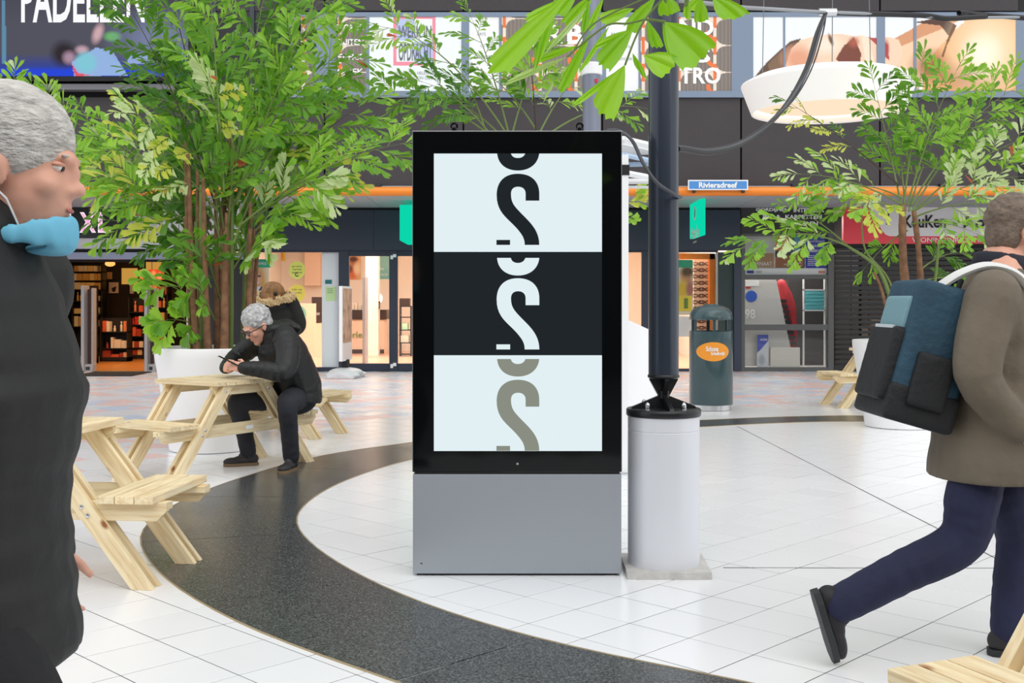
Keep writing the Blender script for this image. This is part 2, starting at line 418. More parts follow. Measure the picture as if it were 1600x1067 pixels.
def band(n, x0, x1):                                                 # frame of one run of the window band
    r = thing('window_%d' % n, None, None, (FX(x0, YU), YU, 4.8)); r['kind'] = 'structure'
    slab('frame', x0, 19, x1, 26, YU-.02, .14, FRM, r); slab('sill', x0, 142, x1, 152, YU-.05, .17, FRM, r)
    return r
w1 = band(1, 452, 1172); w2 = band(2, 1172, 1606)
for x0, x1, r in ((452,461,w1),(488,526,w1),(572,577,w1),(721,733,w1),(780,784,w1),(934,947,w1),(998,1001,w1),(1143,1177,w1),(1224,1227,w2),(1370,1383,w2),(1428,1432,w2),(1588,1606,w2)):
    slab('mullion', x0, 26, x1, 142, YU-.02, .14, FRM, r)
for x0, x1, r in ((461,488,w1),(526,572,w1),(577,721,w1),(733,780,w1),(784,934,w1),(947,998,w1),(1001,1143,w1),(1177,1224,w2),(1227,1370,w2),(1383,1428,w2),(1432,1588,w2)):
    slab('pane', x0, 26, x1, 142, YU+.01, .008, GLASS, r)
w3 = thing('window_3', None, None, (FX(300, YU), YU, 4.8)); w3['kind'] = 'structure'
slab('dark_pane', 296, -20, 452, 138, YU+.02, .05, mat('dark_window', (16, 18, 22), .25), w3)
for x in (330, 390, 440): slab('mullion', x, -20, x+7, 138, YU-.03, .1, mat('dark_mullion', (52, 58, 68), .5), w3)
slab('sill', 296, 132, 452, 140, YU-.05, .15, SOFF, w3)
def retro(x0, x1, y0=24, y1=143):                                    # grey ovals, cream gaps and orange arcs, as on the posters
    L = [(236, 222, 208)]
    h = 42; 
    for cy in range(8, 190, h):
        for cx in np.arange(x0-24, x1+48, 56):
            def ov(X, Y, cx=cx, cy=cy): return (np.abs(X-cx)/26)**3.2+(np.abs(Y-cy)/20.5)**3.2 < 1
            def stripe(X, Y, cx=cx, cy=cy): return ov(X, Y, cx, cy) & ((X.astype(int) % 6) < 2)
            def arc(X, Y, cx=cx, cy=cy):
                d = np.hypot(X-cx-28, (Y-cy)*1.0); return ((d > 7.5) & (d < 14) & ((Y > cy-3) if True else True)) | ((np.abs(X-cx-28) < 2.2) & (np.abs(Y-cy-24) < 12))
            L += [(ov, (122, 112, 106)), (stripe, (136, 126, 118)), (arc, (232, 118, 58))]
    return L
def poster(name, label, x0, x1, y0, y1, Y, layers, nx, ny, cat='poster', m=PRINT, group=None, t=.012):
    o = slab(name, x0, y0, x1, y1, Y, t, WHITE); tag(o, label, cat, group)
    if layers: print_('print', x0, y0, x1, y1, Y-.004, layers, nx, ny, m, o)
    return o
WLET = mat('white_letters', (245, 246, 244), .5); GLET = mat('grey_letters', (96, 102, 118), .5); PLET = mat('pale_grey_letters', (150, 156, 160), .5)
Yp = YU-.004
retro_l = 'grey and orange retro poster '
p = poster('window_poster', retro_l+'in the narrow pane at the end of the window band', 470, 489, 26, 142, Yp, retro(470, 489), 19, 116)
p = poster('window_poster', retro_l+'with the word INGANG on top', 527, 572, 26, 142, Yp, retro(527, 572), 60, 150)
for k, s in enumerate(('INGANG', 'BUITEN', 'OFFICE', 'HOEK')): text(s, 526+(k > 0)*2, 568, 38+23*k, 47.5+23*k, Yp-.012, WLET, p, .022)
p = poster('window_poster', 'white window poster with the pink framed words WERK IN OPDRACHT', 577, 721, 26, 142, Yp, [(236, 243, 244), (P_((615,25),(681,25),(681,103),(615,103)), (240,140,160)), (P_((620,30),(676,30),(676,97),(620,97)), (236,243,244)), (P_((620,30),(648,30),(648,64),(620,64)), (184,196,236)), (P_((648,65),(677,65),(677,100),(648,100)), (184,196,236))], 144, 116)
text('WERK IN', 623, 674, 40, 59, Yp-.012, GLET, p, .012); text('OPDRACHT', 623, 675, 67, 95, Yp-.012, GLET, p, .012)
text('WONINGEN HELEMAAL', 616, 680, 111.5, 116.5, Yp-.012, PLET, p); text('VEEGSCHOON LEEG', 620, 677, 119, 124, Yp-.012, PLET, p)
p = poster('window_poster', 'narrow white poster with faint grey words beside the pink framed one', 733, 780, 26, 142, Yp, None, 2, 2)
for s, a, b, y in (('ARTS', 745, 759, 51), ('CO', 751, 758, 69), ('SETEREN', 741, 768, 87)): text(s, a, b, y, y+4.5, Yp-.008, PLET, p)
p = poster('window_poster', retro_l+'and a large white letter B, behind the grey pole', 784, 934, 26, 142, Yp, retro(784, 934), 150, 116)
text('R', 852, 880, 38, 68, Yp-.012, WLET, p, .03); text('B', 886, 911, 38, 69, Yp-.012, WLET, p, .035)
p = poster('window_poster', 'plain white window poster between the two poles with faint small grey words', 947, 998, 26, 142, Yp, None, 2, 2)
for s, a, b, y in (('PAK', 955, 967, 51), ('ETS', 974, 985, 71), ('KANTOOR', 958, 988, 90)): text(s, a, b, y, y+4, Yp-.008, PLET, p)
p = poster('window_poster', retro_l+'and the white words AND BISTRO', 1001, 1143, 26, 142, Yp, retro(1001, 1143), 142, 116)
text('AND', 1034, 1115, 30, 56, Yp-.012, WLET, p, .03); text('BIS', 1042, 1110, 74, 98, Yp-.012, WLET, p, .03); text('TRO', 1062, 1126, 105, 131, Yp-.012, WLET, p, .03)
SK = (243, 208, 180)
mass = [(236, 241, 246),
  (P_((1390,64),(1420,48),(1450,30),(1482,27),(1500,34),(1478,60),(1440,95),(1420,150),(1390,150)), (212,150,108)), (P_((1405,74),(1440,58),(1475,44),(1490,50),(1462,80),(1430,150),(1400,150)), (245,205,170)),
  (P_((1176,124),(1192,104),(1212,84),(1236,64),(1252,60),(1236,82),(1232,150),(1176,150)), (92,68,52)), (P_((1200,100),(1220,80),(1238,68),(1226,100),(1216,124),(1204,124)), (126,96,72)),
  (P_((1228,100),(1236,76),(1252,62),(1276,56),(1300,53),(1322,54),(1334,57),(1346,55),(1360,59),(1374,59),(1390,58),(1404,62),(1410,76),(1408,92),(1402,104),(1400,150),(1226,150)), SK),
  (E_(1248, 92, 22, 18, .5), (226,160,128)), (E_(1290, 70, 22, 12, .6), (252,228,208)), (P_((1306,92),(1318,72),(1334,58),(1346,84),(1344,96),(1310,96)), (118,58,40)), (E_(1334, 66, 7, 7, .6), (170,84,60)),
  (P_((1346,56),(1356,58),(1366,96),(1352,96)), (250,224,200)), (P_((1357,58),(1372,60),(1388,70),(1389,94),(1382,88),(1372,72)), (186,70,70)), (E_(1298, 62, 3, 9, .4, -20), (110,80,60)), (E_(1384, 76, 5, 12, .5), (176,60,66)),
  (P_((1428,35),(1455,30),(1475,27),(1490,38),(1482,56),(1470,40)), (80,48,36)),
  (P_((1440,150),(1444,108),(1458,84),(1478,62),(1500,40),(1516,20),(1588,20),(1588,150)), (236,176,118)), (E_(1455, 104, 24, 20, .7), (160,88,50)), (E_(1520, 120, 40, 16, .8), (170,100,56)),
  (E_(1545, 76, 42, 46, .9), (255,232,194)), (E_(1534, 86, 20, 22, .9), (255,246,224)), (P_((1490,36),(1498,34),(1480,70),(1474,90),(1471,88),(1480,62)), (120,80,50)), (P_((1490,36),(1508,30),(1506,36),(1494,40)), (245,245,245))]
p = poster('window_poster', 'photo poster of a woman lying with closed eyes and a bare shoulder', 1177, 1588, 26, 142, Yp, mass, 330, 100)

# ---- LED screen on the upper facade
sc = thing('led_screen', 'large lit billboard screen with white letters on a dark picture', 'screen', (FX(150, YU), YU-.1, FZ(128, YU)))
Ys = YU-.25
slab('casing', -160, -160, 300, 127, Ys, .25, BLACK, sc, .01)
slab('ledge', -160, 131, 300, 140, YU-.2, .2, mat('ledge_grey', (110, 110, 116), .6), sc)
led = [(70, 70, 82), (E_(60, 60, 260, 60, .6), (84,84,96)), (lambda X, Y: np.clip((Y-84)/20, 0, 1), (58,72,150)), (lambda X, Y: np.clip((Y-104)/6, 0, 1), (44,72,214)), (P_((2,0),(8,0),(10,100),(3,100)), (96,140,168)),
  (E_(100, 84, 18, 18, .4), (52,46,52)), (E_(153, 52, 7, 14, .5, 20), (206,170,176)), (E_(128, 78, 9, 6, .5), (196,164,176)), (E_(108, 90, 9, 9, .5), (170,140,160)), (E_(176, 57, 12, 7, .4), (110,190,90)),
  (P_((112,96),(132,86),(150,74),(176,80),(200,118),(116,120)), (150,180,226)), (E_(134, 98, 16, 16, .3), (130,200,216)), (P_((112,100),(122,114),(144,118),(118,120)), (226,90,110)), (E_(250, 60, 60, 34, .6), (120,128,160)), (P_((200,84),(300,80),(300,96),(200,100)), (150,170,220))]
print_('picture', -150, -150, 294, 119, Ys-.004, led, 260, 160, LIT, sc)
text('PADELLEN', 33, 226, -36, 35, Ys-.012, mat('screen_white', (252, 252, 255), emit=1), sc, .02)

# ---- building masses behind the shop fronts
ws = MB().box((-11, YF+.3, 3.14), (12, 31, 3.4)).build('ceiling', mat('shop_ceiling', (235, 232, 228), .8)); ws['kind'] = 'structure'
XW, XV = -6.3, 6.8
XA, XB, XC, XD = FX(393, YF), FX(1153, YF), FX(1303, YF), 12
def wbox(name, a, b, m): o = MB().box(a, b).build(name, m); o['kind'] = 'structure'; return o
PEACH = mat('peach_plaster', (255, 243, 228), .8)
wbox('wall_rear', (-11, 28.6, 0), (XW, 28.8, 3.14), mat('dark_shop_wall', (44, 36, 32), .8)); wbox('wall_rear', (XW, 30.6, 0), (XB, 30.8, 3.14), PEACH)
wbox('wall_rear', (XB, 26.4, 0), (12, 26.6, 3.14), mat('grey_shop_wall', (120, 118, 116), .8))
wbox('wall_party', (XW-.1, YF+.35, 0), (XW, 30.6, 3.14), PEACH); wbox('wall_party', (XB-.03, YF+.2, 0), (XB+.05, 30.6, 3.14), PEACH); wbox('wall_party', (XV, YF+.3, 0), (XV+.06, 26.4, 3.14), BLK)
wbox('wall_left', (-11.2, YU, 0), (-11, 31, 10), BLK); wbox('wall_right', (12, YU, 0), (12.2, 31, 10), BLK)
wbox('wall_front_added', (-16, -8.4, 0), (16, -8, 6), mat('unseen_dark_wall', (58, 58, 62), .7))  # unseen dark wall behind the camera, added for the black glass to reflect
for a, b, m in ((-11, XW, (198, 132, 66)), (XW, XB, (240, 190, 158)), (XB, 12, (196, 190, 188))):
    wbox('floor_trim', (a, YF+.02, -.0015), (b, 30.6 if b == XB else 28.6, .004), mat('shop_floor_%d' % m[0], m, .3))
def lamp(name, x, y, z, sx, sy, e, col):
    l = bpy.data.lights.new(name, 'AREA'); l.shape = 'RECTANGLE'; l.size = sx; l.size_y = sy; l.energy = e; l.color = col
    o = bpy.data.objects.new(name, l); COL.objects.link(o); o.location = (x, y, z)
for x in (-4.1, -2.2, .5, 2.9):
    o = MB().box((x-.6, 24.5, 3.08), (x+.6, 26.1, 3.14)).build('ceiling_light', mat('lamp_panel', (255, 236, 214), emit=3)); tag(o, 'square lit ceiling panel inside the bright optician shop', 'lamp', 'ceiling panels inside the optician')
    lamp('shop_light', x, 25.3, 3.05, 1.4, 4.5, 88, (1, .96, .91))
for x in (-9.6, -7.9, -6.9):
    lamp('warm_shop_light', x, 23.6, 3.05, 1.2, 1.6, 42, (1, .62, .3))
lamp('window_fill_light', 3.4, 22.35, 3.05, 1.4, .5, 40, (1, .95, .88)); lamp('window_fill_light', -4.3, 22.6, 3.05, 1.4, .5, 30, (1, .95, .88))  # unseen fill lights added to brighten the optician's end windows
lamp('side_shop_light', 5.4, 23.0, 3.05, 1.2, 2, 110, (1, .97, .93)); lamp('shutter_shop_light', 8, 24, 3.05, 2, 1.5, 26, (1, .92, .85))

# ---- perfume shop front
st = thing('shop_facade', 'white shop fascia with black sign above the dark perfume shop entrance', 'shop front', (FX(150, YF), YF, 0))
slab('fascia', -60, 326, 396, 389, YF-.12, .2, LIGHTP, st, .01); slab('top_strip', -60, 312, 396, 324, YF-.05, .1, mat('strip_grey', (176, 178, 186), .5), st)
slab('lower_strip', -60, 389, 396, 393, YF-.08, .1, BLK, st); slab('awning_box', -60, 394, 396, 405, YF-.3, .3, mat('awning_blue_grey', (150, 158, 186), .4), st, .02)
slab('header', -60, 405, 396, 409, YF-.1, .15, BLK, st)
sg = slab('sign_board', -40, 324, 197, 372, YF-.17, .05, mat('sign_black', (14, 14, 18), .3), st, .005)
slab('sign_edge', 192, 324, 198, 372, YF-.18, .06, mat('sign_edge', (84, 84, 100), .4), st)
PINK = mat('pink_neon', (255, 178, 222), emit=1.0); PW = mat('pink_white_neon', (255, 238, 246), emit=1.0)
for s, a, b in (('S', 95, 112), ('X', 124, 150), ('L', 153, 173)):
    text(s, a, b, 331.5, 363.5, YF-.19, PW, st, .035); text(s, a+2, b-2, 333.5, 361.5, YF-.2, PINK, st, .0)
slab('pillar', 300, 409, 394, 580, YF, .3, mat('dark_pillar', (32, 32, 36), .6), st); slab('pillar', -60, 409, 60, 580, YF, .3, mat('dark_pillar', (32, 32, 36), .6), st)

# ---- optician shop front
opt = thing('shop_facade', 'navy shop front with lit peach interior behind glass doors', 'shop front', (FX(774, YF), YF, 0))
for a, b in ((394, 584), (584, 774), (774, 964), (964, 1157)): slab('fascia_panel', a+.3, 328, b-.3, 391, YF-.12, .2, NAVY, opt, .004)
slab('fascia_top', 394, 318, 1157, 328, YF-.06, .12, BLK, opt)
slab('top_rail', 394, 391, 1122, 394, YF-.06, .12, NAVY, opt); slab('base_rail', 394, 574, 529, 580.6, YF-.06, .14, NAVY, opt)
slab('white_column', 503, 394, 529, 574, YF+.06, .3, mat('white_column', (232, 240, 246), .4), opt)
for x0, x1 in ((529, 545), (608, 621), (684, 697), (760, 772), (850, 862), (920, 932), (1003, 1014), (1147, 1159)): slab('post', x0, 391, x1, 580.6, YF-.07, .14, NAVY, opt, .006)
for x0, x1 in ((545, 608), (621, 684)):
    d = thing('door_1' if x0 == 545 else 'door_2', None, None, (FX(x0, YF), YF, 0)); d['kind'] = 'structure'
    slab('glass_pane', x0, 400, x1, 569, YF, .012, GLASS, d)
    slab('top_rail', x0, 391, x1, 400, YF-.04, .09, NAVY, d); slab('bottom_rail', x0, 568, x1, 580.3, YF-.04, .09, NAVY, d)
    if x0 == 621:
        for y in (402, 572): slab('hinge', 610, y-3, 614, y+3, YF-.1, .03, WHITE, d); slab('hinge', 614, y-5, 619, y, YF-.1, .03, WHITE, d)
for n, (x0, x1, y1) in enumerate(((394, 503, 574), (697, 760, 578), (772, 850, 578), (862, 920, 578), (932, 1003, 578), (1014, 1122, 578))):
    o = thing('window_%d' % (n+4), None, None, (FX(x0, YF), YF, 0)); o['kind'] = 'structure'
    slab('pane', x0, 394, x1, y1, YF, .012, GLASS, o)
    if n: slab('base_rail', x0, 576, x1, 580.6, YF-.05, .1, NAVY, o)
slab('dark_glass_strip', 1122, 394, 1147, 578, YF, .02, mat('dark_green_glass', (58, 70, 70), .2), opt)
TEAL = mat('teal_sign', (12, 214, 172), emit=1.0); TEALP = mat('teal_print', (40, 175, 140), .5)
o = MB().box((FX(627, 20.3), 20.0, FZ(377, 20.3)), (FX(627, 20.3)+.62, YF-.1, FZ(322, 20.3))).build('light_box_sign', TEAL, bevel=.01); tag(o, 'plain lit turquoise box sign on the navy fascia, half behind the billboard', 'sign')
Xs = FX(1094, 19.8)
o = MB().box((Xs, 19.7, FZ(367, 19.7)), (Xs+.075, 20.95, 3.16)).build('hanging_sign', TEAL); tag(o, 'turquoise hanging sign with white lettering under the orange pipe', 'sign')
Ms = Matrix(((0, 0, 0, 0), (0, 0, 0, 0), (0, 0, 1, 0), (0, 0, 0, 1)))
Ms = Matrix.Translation((Xs-.008, 20.33, 0)) @ Matrix.Rotation(-math.pi/2, 4, 'Z') @ Matrix.Translation((0, -20.0, 0))
def side_text(s, a, b, z0, z1, m, t=.0): 
    q = text(s, 800+a*87.5, 800+b*87.5, HZ-(z1-EYE)*87.5, HZ-(z0-EYE)*87.5, 20.0, m, o, t, M=Ms); return q
side_text('Pearle', -.44, .44, 2.5, 2.72, WLET, .02); side_text('O', -.16, .16, 2.82, 3.08, WLET, .02); side_text('l', -.04, .04, 2.88, 3.02, mat('sign_dark', (60, 90, 84), .5), .03); side_text('optiek', -.2, .2, 2.4, 2.46, WLET)
# prints and stickers in the optician's windows
face = [(255, 244, 226), (E_(402, 445, 16, 34, .4), (226,178,92)), (E_(401, 434, 8.5, 12, .3), (232,166,134)), (E_(401, 437, 6, 7, .6), (250,196,168)), (P_((394,430),(408,430),(408,433),(394,433)), (90,70,60)), (P_((397,441),(405,441),(403,444),(399,444)), (250,240,240)),
  (P_((384,470),(388,452),(396,447),(401,456),(408,447),(416,454),(420,470)), (52,74,110)), (P_((396,447),(401,460),(408,447)), (240,240,244))]
p = poster('window_poster', 'photo poster of a smiling blonde woman behind the palm stems', 382, 421, 405, 470, YF+.1, face, 60, 90)
slab('header', 398, 405, 423, 418, YF+.09, .01, TEALP, p); text('PEARLE', 402, 416, 409.5, 413.5, YF+.085, WLET, p)
YG = mat('lime_sticker', (226, 230, 110), .6); MG = mat('mint_sticker', (196, 236, 190), .6); DL = mat('dark_letters', (70, 80, 70), .6)
for lab, cx, cy, m, ls in (('lime rounded window sticker, topmost of the three', 464, 422, YG, ('gratis', 'oogmeting', 'service')), ('yellow rounded window sticker in the middle of the three', 464, 458, mat('yellow_sticker', (250, 226, 96), .6), ('kijk op', 'onze actie')), ('pale mint rounded window sticker, lowest of the three', 466, 491, MG, ('welkom',))):
    o = shape('window_sticker', circle_pts(cx, cy, 13, 14), YF-.012, m); tag(o, lab, 'sticker')
    for k, s in enumerate(ls): text(s, cx-8+k % 2, cx+8-k % 2, cy-7+k*4.5, cy-4+k*4.5, YF-.016, DL, o)
    if m is YG: shape('arrow_mark', circle_pts(cx, cy+7, 3.2, a0=20, a1=300)+circle_pts(cx, cy+7, 1.8, a0=300, a1=301)+circle_pts(cx, cy+7, 1.8, a0=20, a1=300)[::-1], YF-.016, DL, o)
o = slab('notice', 509, 448, 525, 470, YF+.05, .008, mat('pale_green_paper', (206, 238, 176), .6)); tag(o, 'pale green paper notice on the white column', 'notice')
o = slab('notice', 508, 437, 518.5, 443.5, YF+.05, .008, mat('dark_teal', (36, 120, 124), .6)); tag(o, 'small dark teal plate on the white column', 'notice')
for y in range(3): slab('rule', 511, 451+y*3, 520, 451.6+y*3, YF+.046, .003, DL, bpy.data.objects['notice'])
p = poster('wall_poster', 'warm photo poster seen through the left glass door', 543, 564, 400, 437, 30.58, [(238, 190, 140), (E_(552, 408, 6, 8, .4), (190,120,84)), (E_(552, 405, 7, 4, .4), (96,60,46)), (E_(550, 428, 9, 9, .5), (226,120,70)), (E_(558, 420, 5, 9, .5), (250,226,190)), (E_(546, 420, 5, 6, .4), (120,70,60))], 40, 60)
p = poster('wall_poster', 'teal poster with white words seen through the left glass door', 587, 618, 398, 436, 30.58, [(120, 196, 196), (E_(600, 408, 30, 16, .6), (148,212,208))], 10, 10)
text('alles', 589, 600, 417, 422, 30.565, WLET, p); text('voor mooi zicht', 589, 606, 426, 431, 30.565, WLET, p)
p = poster('wall_poster', 'yellow and orange photo poster high behind the window left of the door', 430, 446, 393, 408, 30.58, [(250, 214, 90), (E_(438, 400, 4, 7, .4), (236,150,60))], 16, 16)
# interior of the optician
PW2 = mat('peach_wood', (252, 218, 190), .45); DKT = mat('dark_counter_top', (66, 50, 46), .4)
ct = thing('counter', 'peach reception desk with dark top and green lettering behind the door', 'counter', (FX(575, 29), 29, 0))
slab('body', 540, 499, 600, 552.4, 29.0, .7, PW2, ct, .01); slab('worktop', 538, 484, 604, 499, 28.95, .8, DKT, ct, .01); slab('recess', 541, 546, 600, 552.4, 28.97, .03, DKT, ct)
text('pearle', 530, 566, 518, 531, 28.97, mat('green_letters', (120, 150, 70), .5), ct, .01)
ct = thing('counter', 'tall peach desk block behind the window stickers', 'counter', (FX(460, 27.2), 27.2, 0))
slab('body', 440, 474, 493, 557.8, 27.2, .7, PW2, ct, .01); slab('recess', 493, 505, 502, 557.3, 27.3, .5, PW2, ct); slab('dark_panel', 487, 464, 505, 504, 27.31, .4, DKT, ct); text('W', 494, 500, 488, 493, 27.3, WLET, ct)
o = slab('column', 571, 380, 591, 556, 27.8, .35, PEACH); o.name = 'pillar_inside'; o['kind'] = 'structure'
o = slab('display_plinth', 476, 386, 500, 446, 30.2, .42, PW2); tag(o, 'tall peach display cabinet high in the optician shop', 'cabinet')
lp = thing('table_lamp', 'small glowing table lamp on the dark counter top', 'lamp', (FX(592, 29.1), 29.2, FZ(484, 28.95)))
MB().ell((FX(592, 29.1), 29.2, FZ(466, 29.1)), (.085, .085, .12)).build('shade', mat('lamp_glow', (255, 240, 210), emit=2.5), lp, smooth=True); MB().cyl((FX(592, 29.1), 29.2, FZ(484, 28.95)), (FX(592, 24.1), 24.2, FZ(472, 24)), .02).build('stem', DARK, lp)
rk = thing('display_rack', 'slim dark wire rack with boxes behind the right glass door', 'rack', (FX(632, 27.5), 27.5, 0))
for x in (624, 641): slab('upright', x, 478, x+1.5, 556.9, 27.5, .35, DARK, rk)
for y in (478, 495, 515, 535, 553): slab('shelf', 624, y, 642, y+1.5, 27.5, .35, DARK, rk)
slab('top_box', 624, 466, 640, 478, 27.52, .3, DKT, rk); slab('box', 628, 505, 637, 515, 27.55, .2, MG, rk); slab('box', 626, 524, 639, 535, 27.55, .2, mat('cream_box', (236, 222, 200), .6), rk)
for k, (x, h) in enumerate(((549, 8), (554, 11), (560, 7), (566, 9))):
    o = slab('gift_box', x, 484-h, x+4.5, 484, 29.05, .12, mat('cream_box', (236, 222, 200), .6)); tag(o, 'small cream box standing on the dark counter top', 'box', 'boxes on the optician counter')
gp = thing('security_gate', 'slim grey security gate just inside the left glass door', 'gate', (FX(568, 24.3), 24.3, 0))
slab('post', 566, 432, 570.5, 568.2, 24.3, .5, mat('gate_grey', (170, 166, 168), .4), gp, .02)
# right window of the optician
p = poster('window_poster', 'photo poster with green header and a yellow number 1 beside the steel column', 1040, 1083, 406, 492, YF+.15, [(246, 236, 214), (E_(1072, 432, 9, 12, .4), (214,150,110)), (E_(1074, 424, 10, 8, .4), (96,70,50)), (E_(1066, 452, 12, 14, .4), (236,200,70)), (E_(1078, 452, 6, 14, .4), (190,120,110))], 40, 60)
slab('header', 1040, 406, 1082, 418, YF+.14, .01, TEALP, p); slab('price_card', 1060, 462, 1081, 486, YF+.13, .01, mat('yellow_card', (248, 224, 80), .6), p); text('1', 1069, 1075, 466, 482, YF+.12, mat('green_letters', (120, 150, 70), .5), p, .02)
o = slab('info_board', 1040, 494, 1083, 526, YF+.2, .03, WHITE); tag(o, 'plain white board below the poster with the number 1', 'board')
od = thing('display_arch', 'bright orange display arch inside the optician window', 'display', (FX(1112, YF+.4), YF+.4, 0))
slab('upright', 1109, 396, 1117, 578, YF+.4, .2, ORG, od); slab('crossbar', 1030, 396, 1117, 405, YF+.4, .2, ORG, od); slab('side_panel', 1118, 394, 1124, 577, YF+.38, .3, WHITE, od)
gb = slab('display_board', 1084, 405, 1108, 576.8, YF+.7, .04, mat('beige_board', (240, 214, 184), .6)); tag(gb, 'beige eyewear display board in the optician window', 'board')
gm = MB()
for q in (-1, 1): gm.tube([V((q*.055+.05*math.cos(a), 0, .03*math.sin(a))) for a in np.linspace(0, 6.283, 13)], .009, 5, cap=False)
gm.tube([(-.012, 0, 0), (.012, 0, 0)], .008, 5); gmm = gm.mesh('spectacles', mat('brown_frame', (96, 60, 44), .4))
for r in range(13):
    for c in range(2):
        o = bpy.data.objects.new('spectacles', gmm); reg(o, None, Matrix.Translation((FX(1090.5+c*11, YF+.68), YF+.68, FZ(412+r*10, YF+.68)))); tag(o, 'dark brown spectacles in rows on the beige display board', 'spectacles', 'spectacles on the display board')

# ---- curtain shop
cs = thing('shop_facade', 'dark grey shop front with three stacked windows and white lettering above', 'shop front', (FX(1230, YF), YF, 0))
slab('fascia', 1158, 318, 1303, 365, YF-.06, .12, mat('dark_fascia', (50, 50, 53), .6), cs); slab('top_strip', 1158, 312, 1303, 318, YF-.08, .1, LIGHTP, cs)
for s, a, b, y in (('GORDIJNEN', 1181, 1233, 325), ('INTERIEUR', 1240, 1288, 325), ('PVC &', 1192, 1220, 335.5), ('KARPETTEN', 1227, 1284, 335.5), ('VLOEREN', 1232, 1278, 346)): text(s, a, b, y, y+6.5, YF-.075, WLET, cs, .035)
for x0, x1 in ((1158, 1164), (1294, 1303)): slab('post', x0, 365, x1, 580.6, YF-.06, .16, GRY, cs, .006)
for y0, y1 in ((364, 368), (429, 436), (507, 516), (574, 580.6)): slab('rail', 1164, y0, 1294, y1, YF-.05, .14, GRY, cs, .006)
for n, (y0, y1) in enumerate(((368, 429), (436, 507), (516, 574))):
    o = thing('window_%d' % (n+10), None, None, (FX(1230, YF), YF, 0)); o['kind'] = 'structure'; slab('pane', 1164, y0, 1294, y1, YF, .01, GLASS, o)
p = poster('window_poster', 'brown poster with the word LAMINAAT under the palm fronds', 1165, 1210, 368, 418, YF+.04, [(206, 206, 200), (P_((1165,396),(1210,396),(1210,418),(1165,418)), (184,144,108)), (E_(1190, 380, 12, 8, .5), (236,236,232))], 45, 50); text('LAMINAAT', 1172, 1206, 409, 415, YF+.03, WLET, p, .01)
p = poster('window_poster', 'poster of an orange chair on a brown plank floor', 1211, 1256, 368, 418, YF+.04, [(90, 100, 110), (P_((1211,368),(1234,368),(1234,392),(1211,392)), (224,116,66)), (P_((1242,368),(1250,368),(1250,396),(1242,396)), (110,176,206)), (P_((1211,393),(1236,396),(1236,402),(1211,400)), (60,66,84)), (P_((1211,402),(1236,398),(1246,392),(1256,400),(1256,418),(1211,418)), (168,108,70))], 45, 50); text('PVC', 1236, 1252, 410, 416, YF+.03, WLET, p, .01); text('moods', 1225, 1236, 411, 414, YF+.03, WLET, p)
p = poster('window_poster', 'blue poster with white words about a certified dealer', 1258, 1294, 366, 420, YF+.04, [(50, 58, 170), (E_(1280, 380, 20, 20, .8), (66,70,190))], 10, 10)
text('Gecertificeerd', 1262, 1288, 374, 379, YF+.03, WLET, p); text('Quick Step', 1262, 1288, 381, 387.5, YF+.03, WLET, p, .02); text('dealer.', 1262, 1280, 388, 394, YF+.03, WLET, p, .02)
for k in range(6): slab('text_rule', 1262, 399+k*2.9, 1289-(k*7 % 11), 400+k*2.9, YF+.033, .003, WLET, p)
o = slab('banner_strip', 1165, 419, 1292, 429, YF+.035, .01, WHITE); tag(o, 'white strip with small logos under the three window posters', 'banner'); slab('mark', 1167, 422.5, 1178, 427, YF+.03, .004, mat('logo_blue', (70, 70, 160), .6), o); slab('mark', 1279, 423, 1289, 427, YF+.03, .004, mat('logo_red', (230, 150, 130), .6), o); text('wonen', 1181, 1190, 423, 427, YF+.03, PLET, o)
o = MB().prism([(FX(x, 22.1), FZ(y, 22.1)) for x, y in ((1163,437),(1213,437),(1236,548),(1246,572),(1163,572))], 22.1, 22.16).build('partition_board', mat('pale_grey_board', (205, 203, 200), .6)); tag(o, 'pale grey slanting partition board inside the curtain shop', 'partition')
text('98', 1164, 1180, 483, 498, 22.08, WLET, o, .02); shape('badge', circle_pts(1174, 463, 9), 22.08, mat('badge_blue', (40, 90, 196), .5), o); slab('tag', 1165, 438, 1186, 447, 22.08, .01, WHITE, o); slab('tag', 1165, 448, 1173, 451, 22.08, .01, mat('tag_red', (190, 40, 50), .6), o)
ld = thing('sample_stair', 'black slatted sample stair beside the red curtain roll', 'stair', (FX(1230, 22.4), 22.4, 0))
for k in range(10): MB().box((FX(1214+k*2.6, 22.4), 22.35, FZ(473+k*8.2, 22.4)), (FX(1228+k*2.0, 22.4), 22.75, FZ(468+k*8.2, 22.4))).build('tread', BLK, ld)
MB().prism([(FX(x, 22.8), FZ(y, 22.8)) for x, y in ((1212,466),(1228,466),(1248,560),(1236,575),(1238,572))], 22.8, 22.84).build('stringer', mat('stair_grey', (120, 116, 114), .6), ld)
o = MB().tube([W3(1221, 444, 22.5), W3(1227, 462, 22.5), W3(1234, 480, 22.5), W3(1238, 505, 22.5), W3(1240, 545, 22.5), W3(1241, 577, 22.5)], [.1, .14, .13, .09, .07, .06], 10, rnd=True).build('curtain_roll', mat('red_fabric', (168, 40, 48), .7, var=.2), smooth=True); tag(o, 'red curtain fabric hanging in the curtain shop', 'curtain')
bl = thing('window_blind', 'turquoise pleated blind in a white frame inside the shop', 'blind', (FX(1272, 22.3), 22.3, 1.1))
bm_ = MB()
for k in range(11): bm_.box((FX(1258, 22.3), 22.3-.02*(k % 2), FZ(454+k*2.75, 22.3)-.034), (FX(1288, 22.3), 22.32, FZ(454+k*2.75, 22.3)))
bm_.build('pleats', mat('turquoise_fabric', (110, 202, 210), .7), bl)
for x in (1255, 1288): slab('frame', x, 436, x+2, 577, 22.28, .05, WHITE, bl)
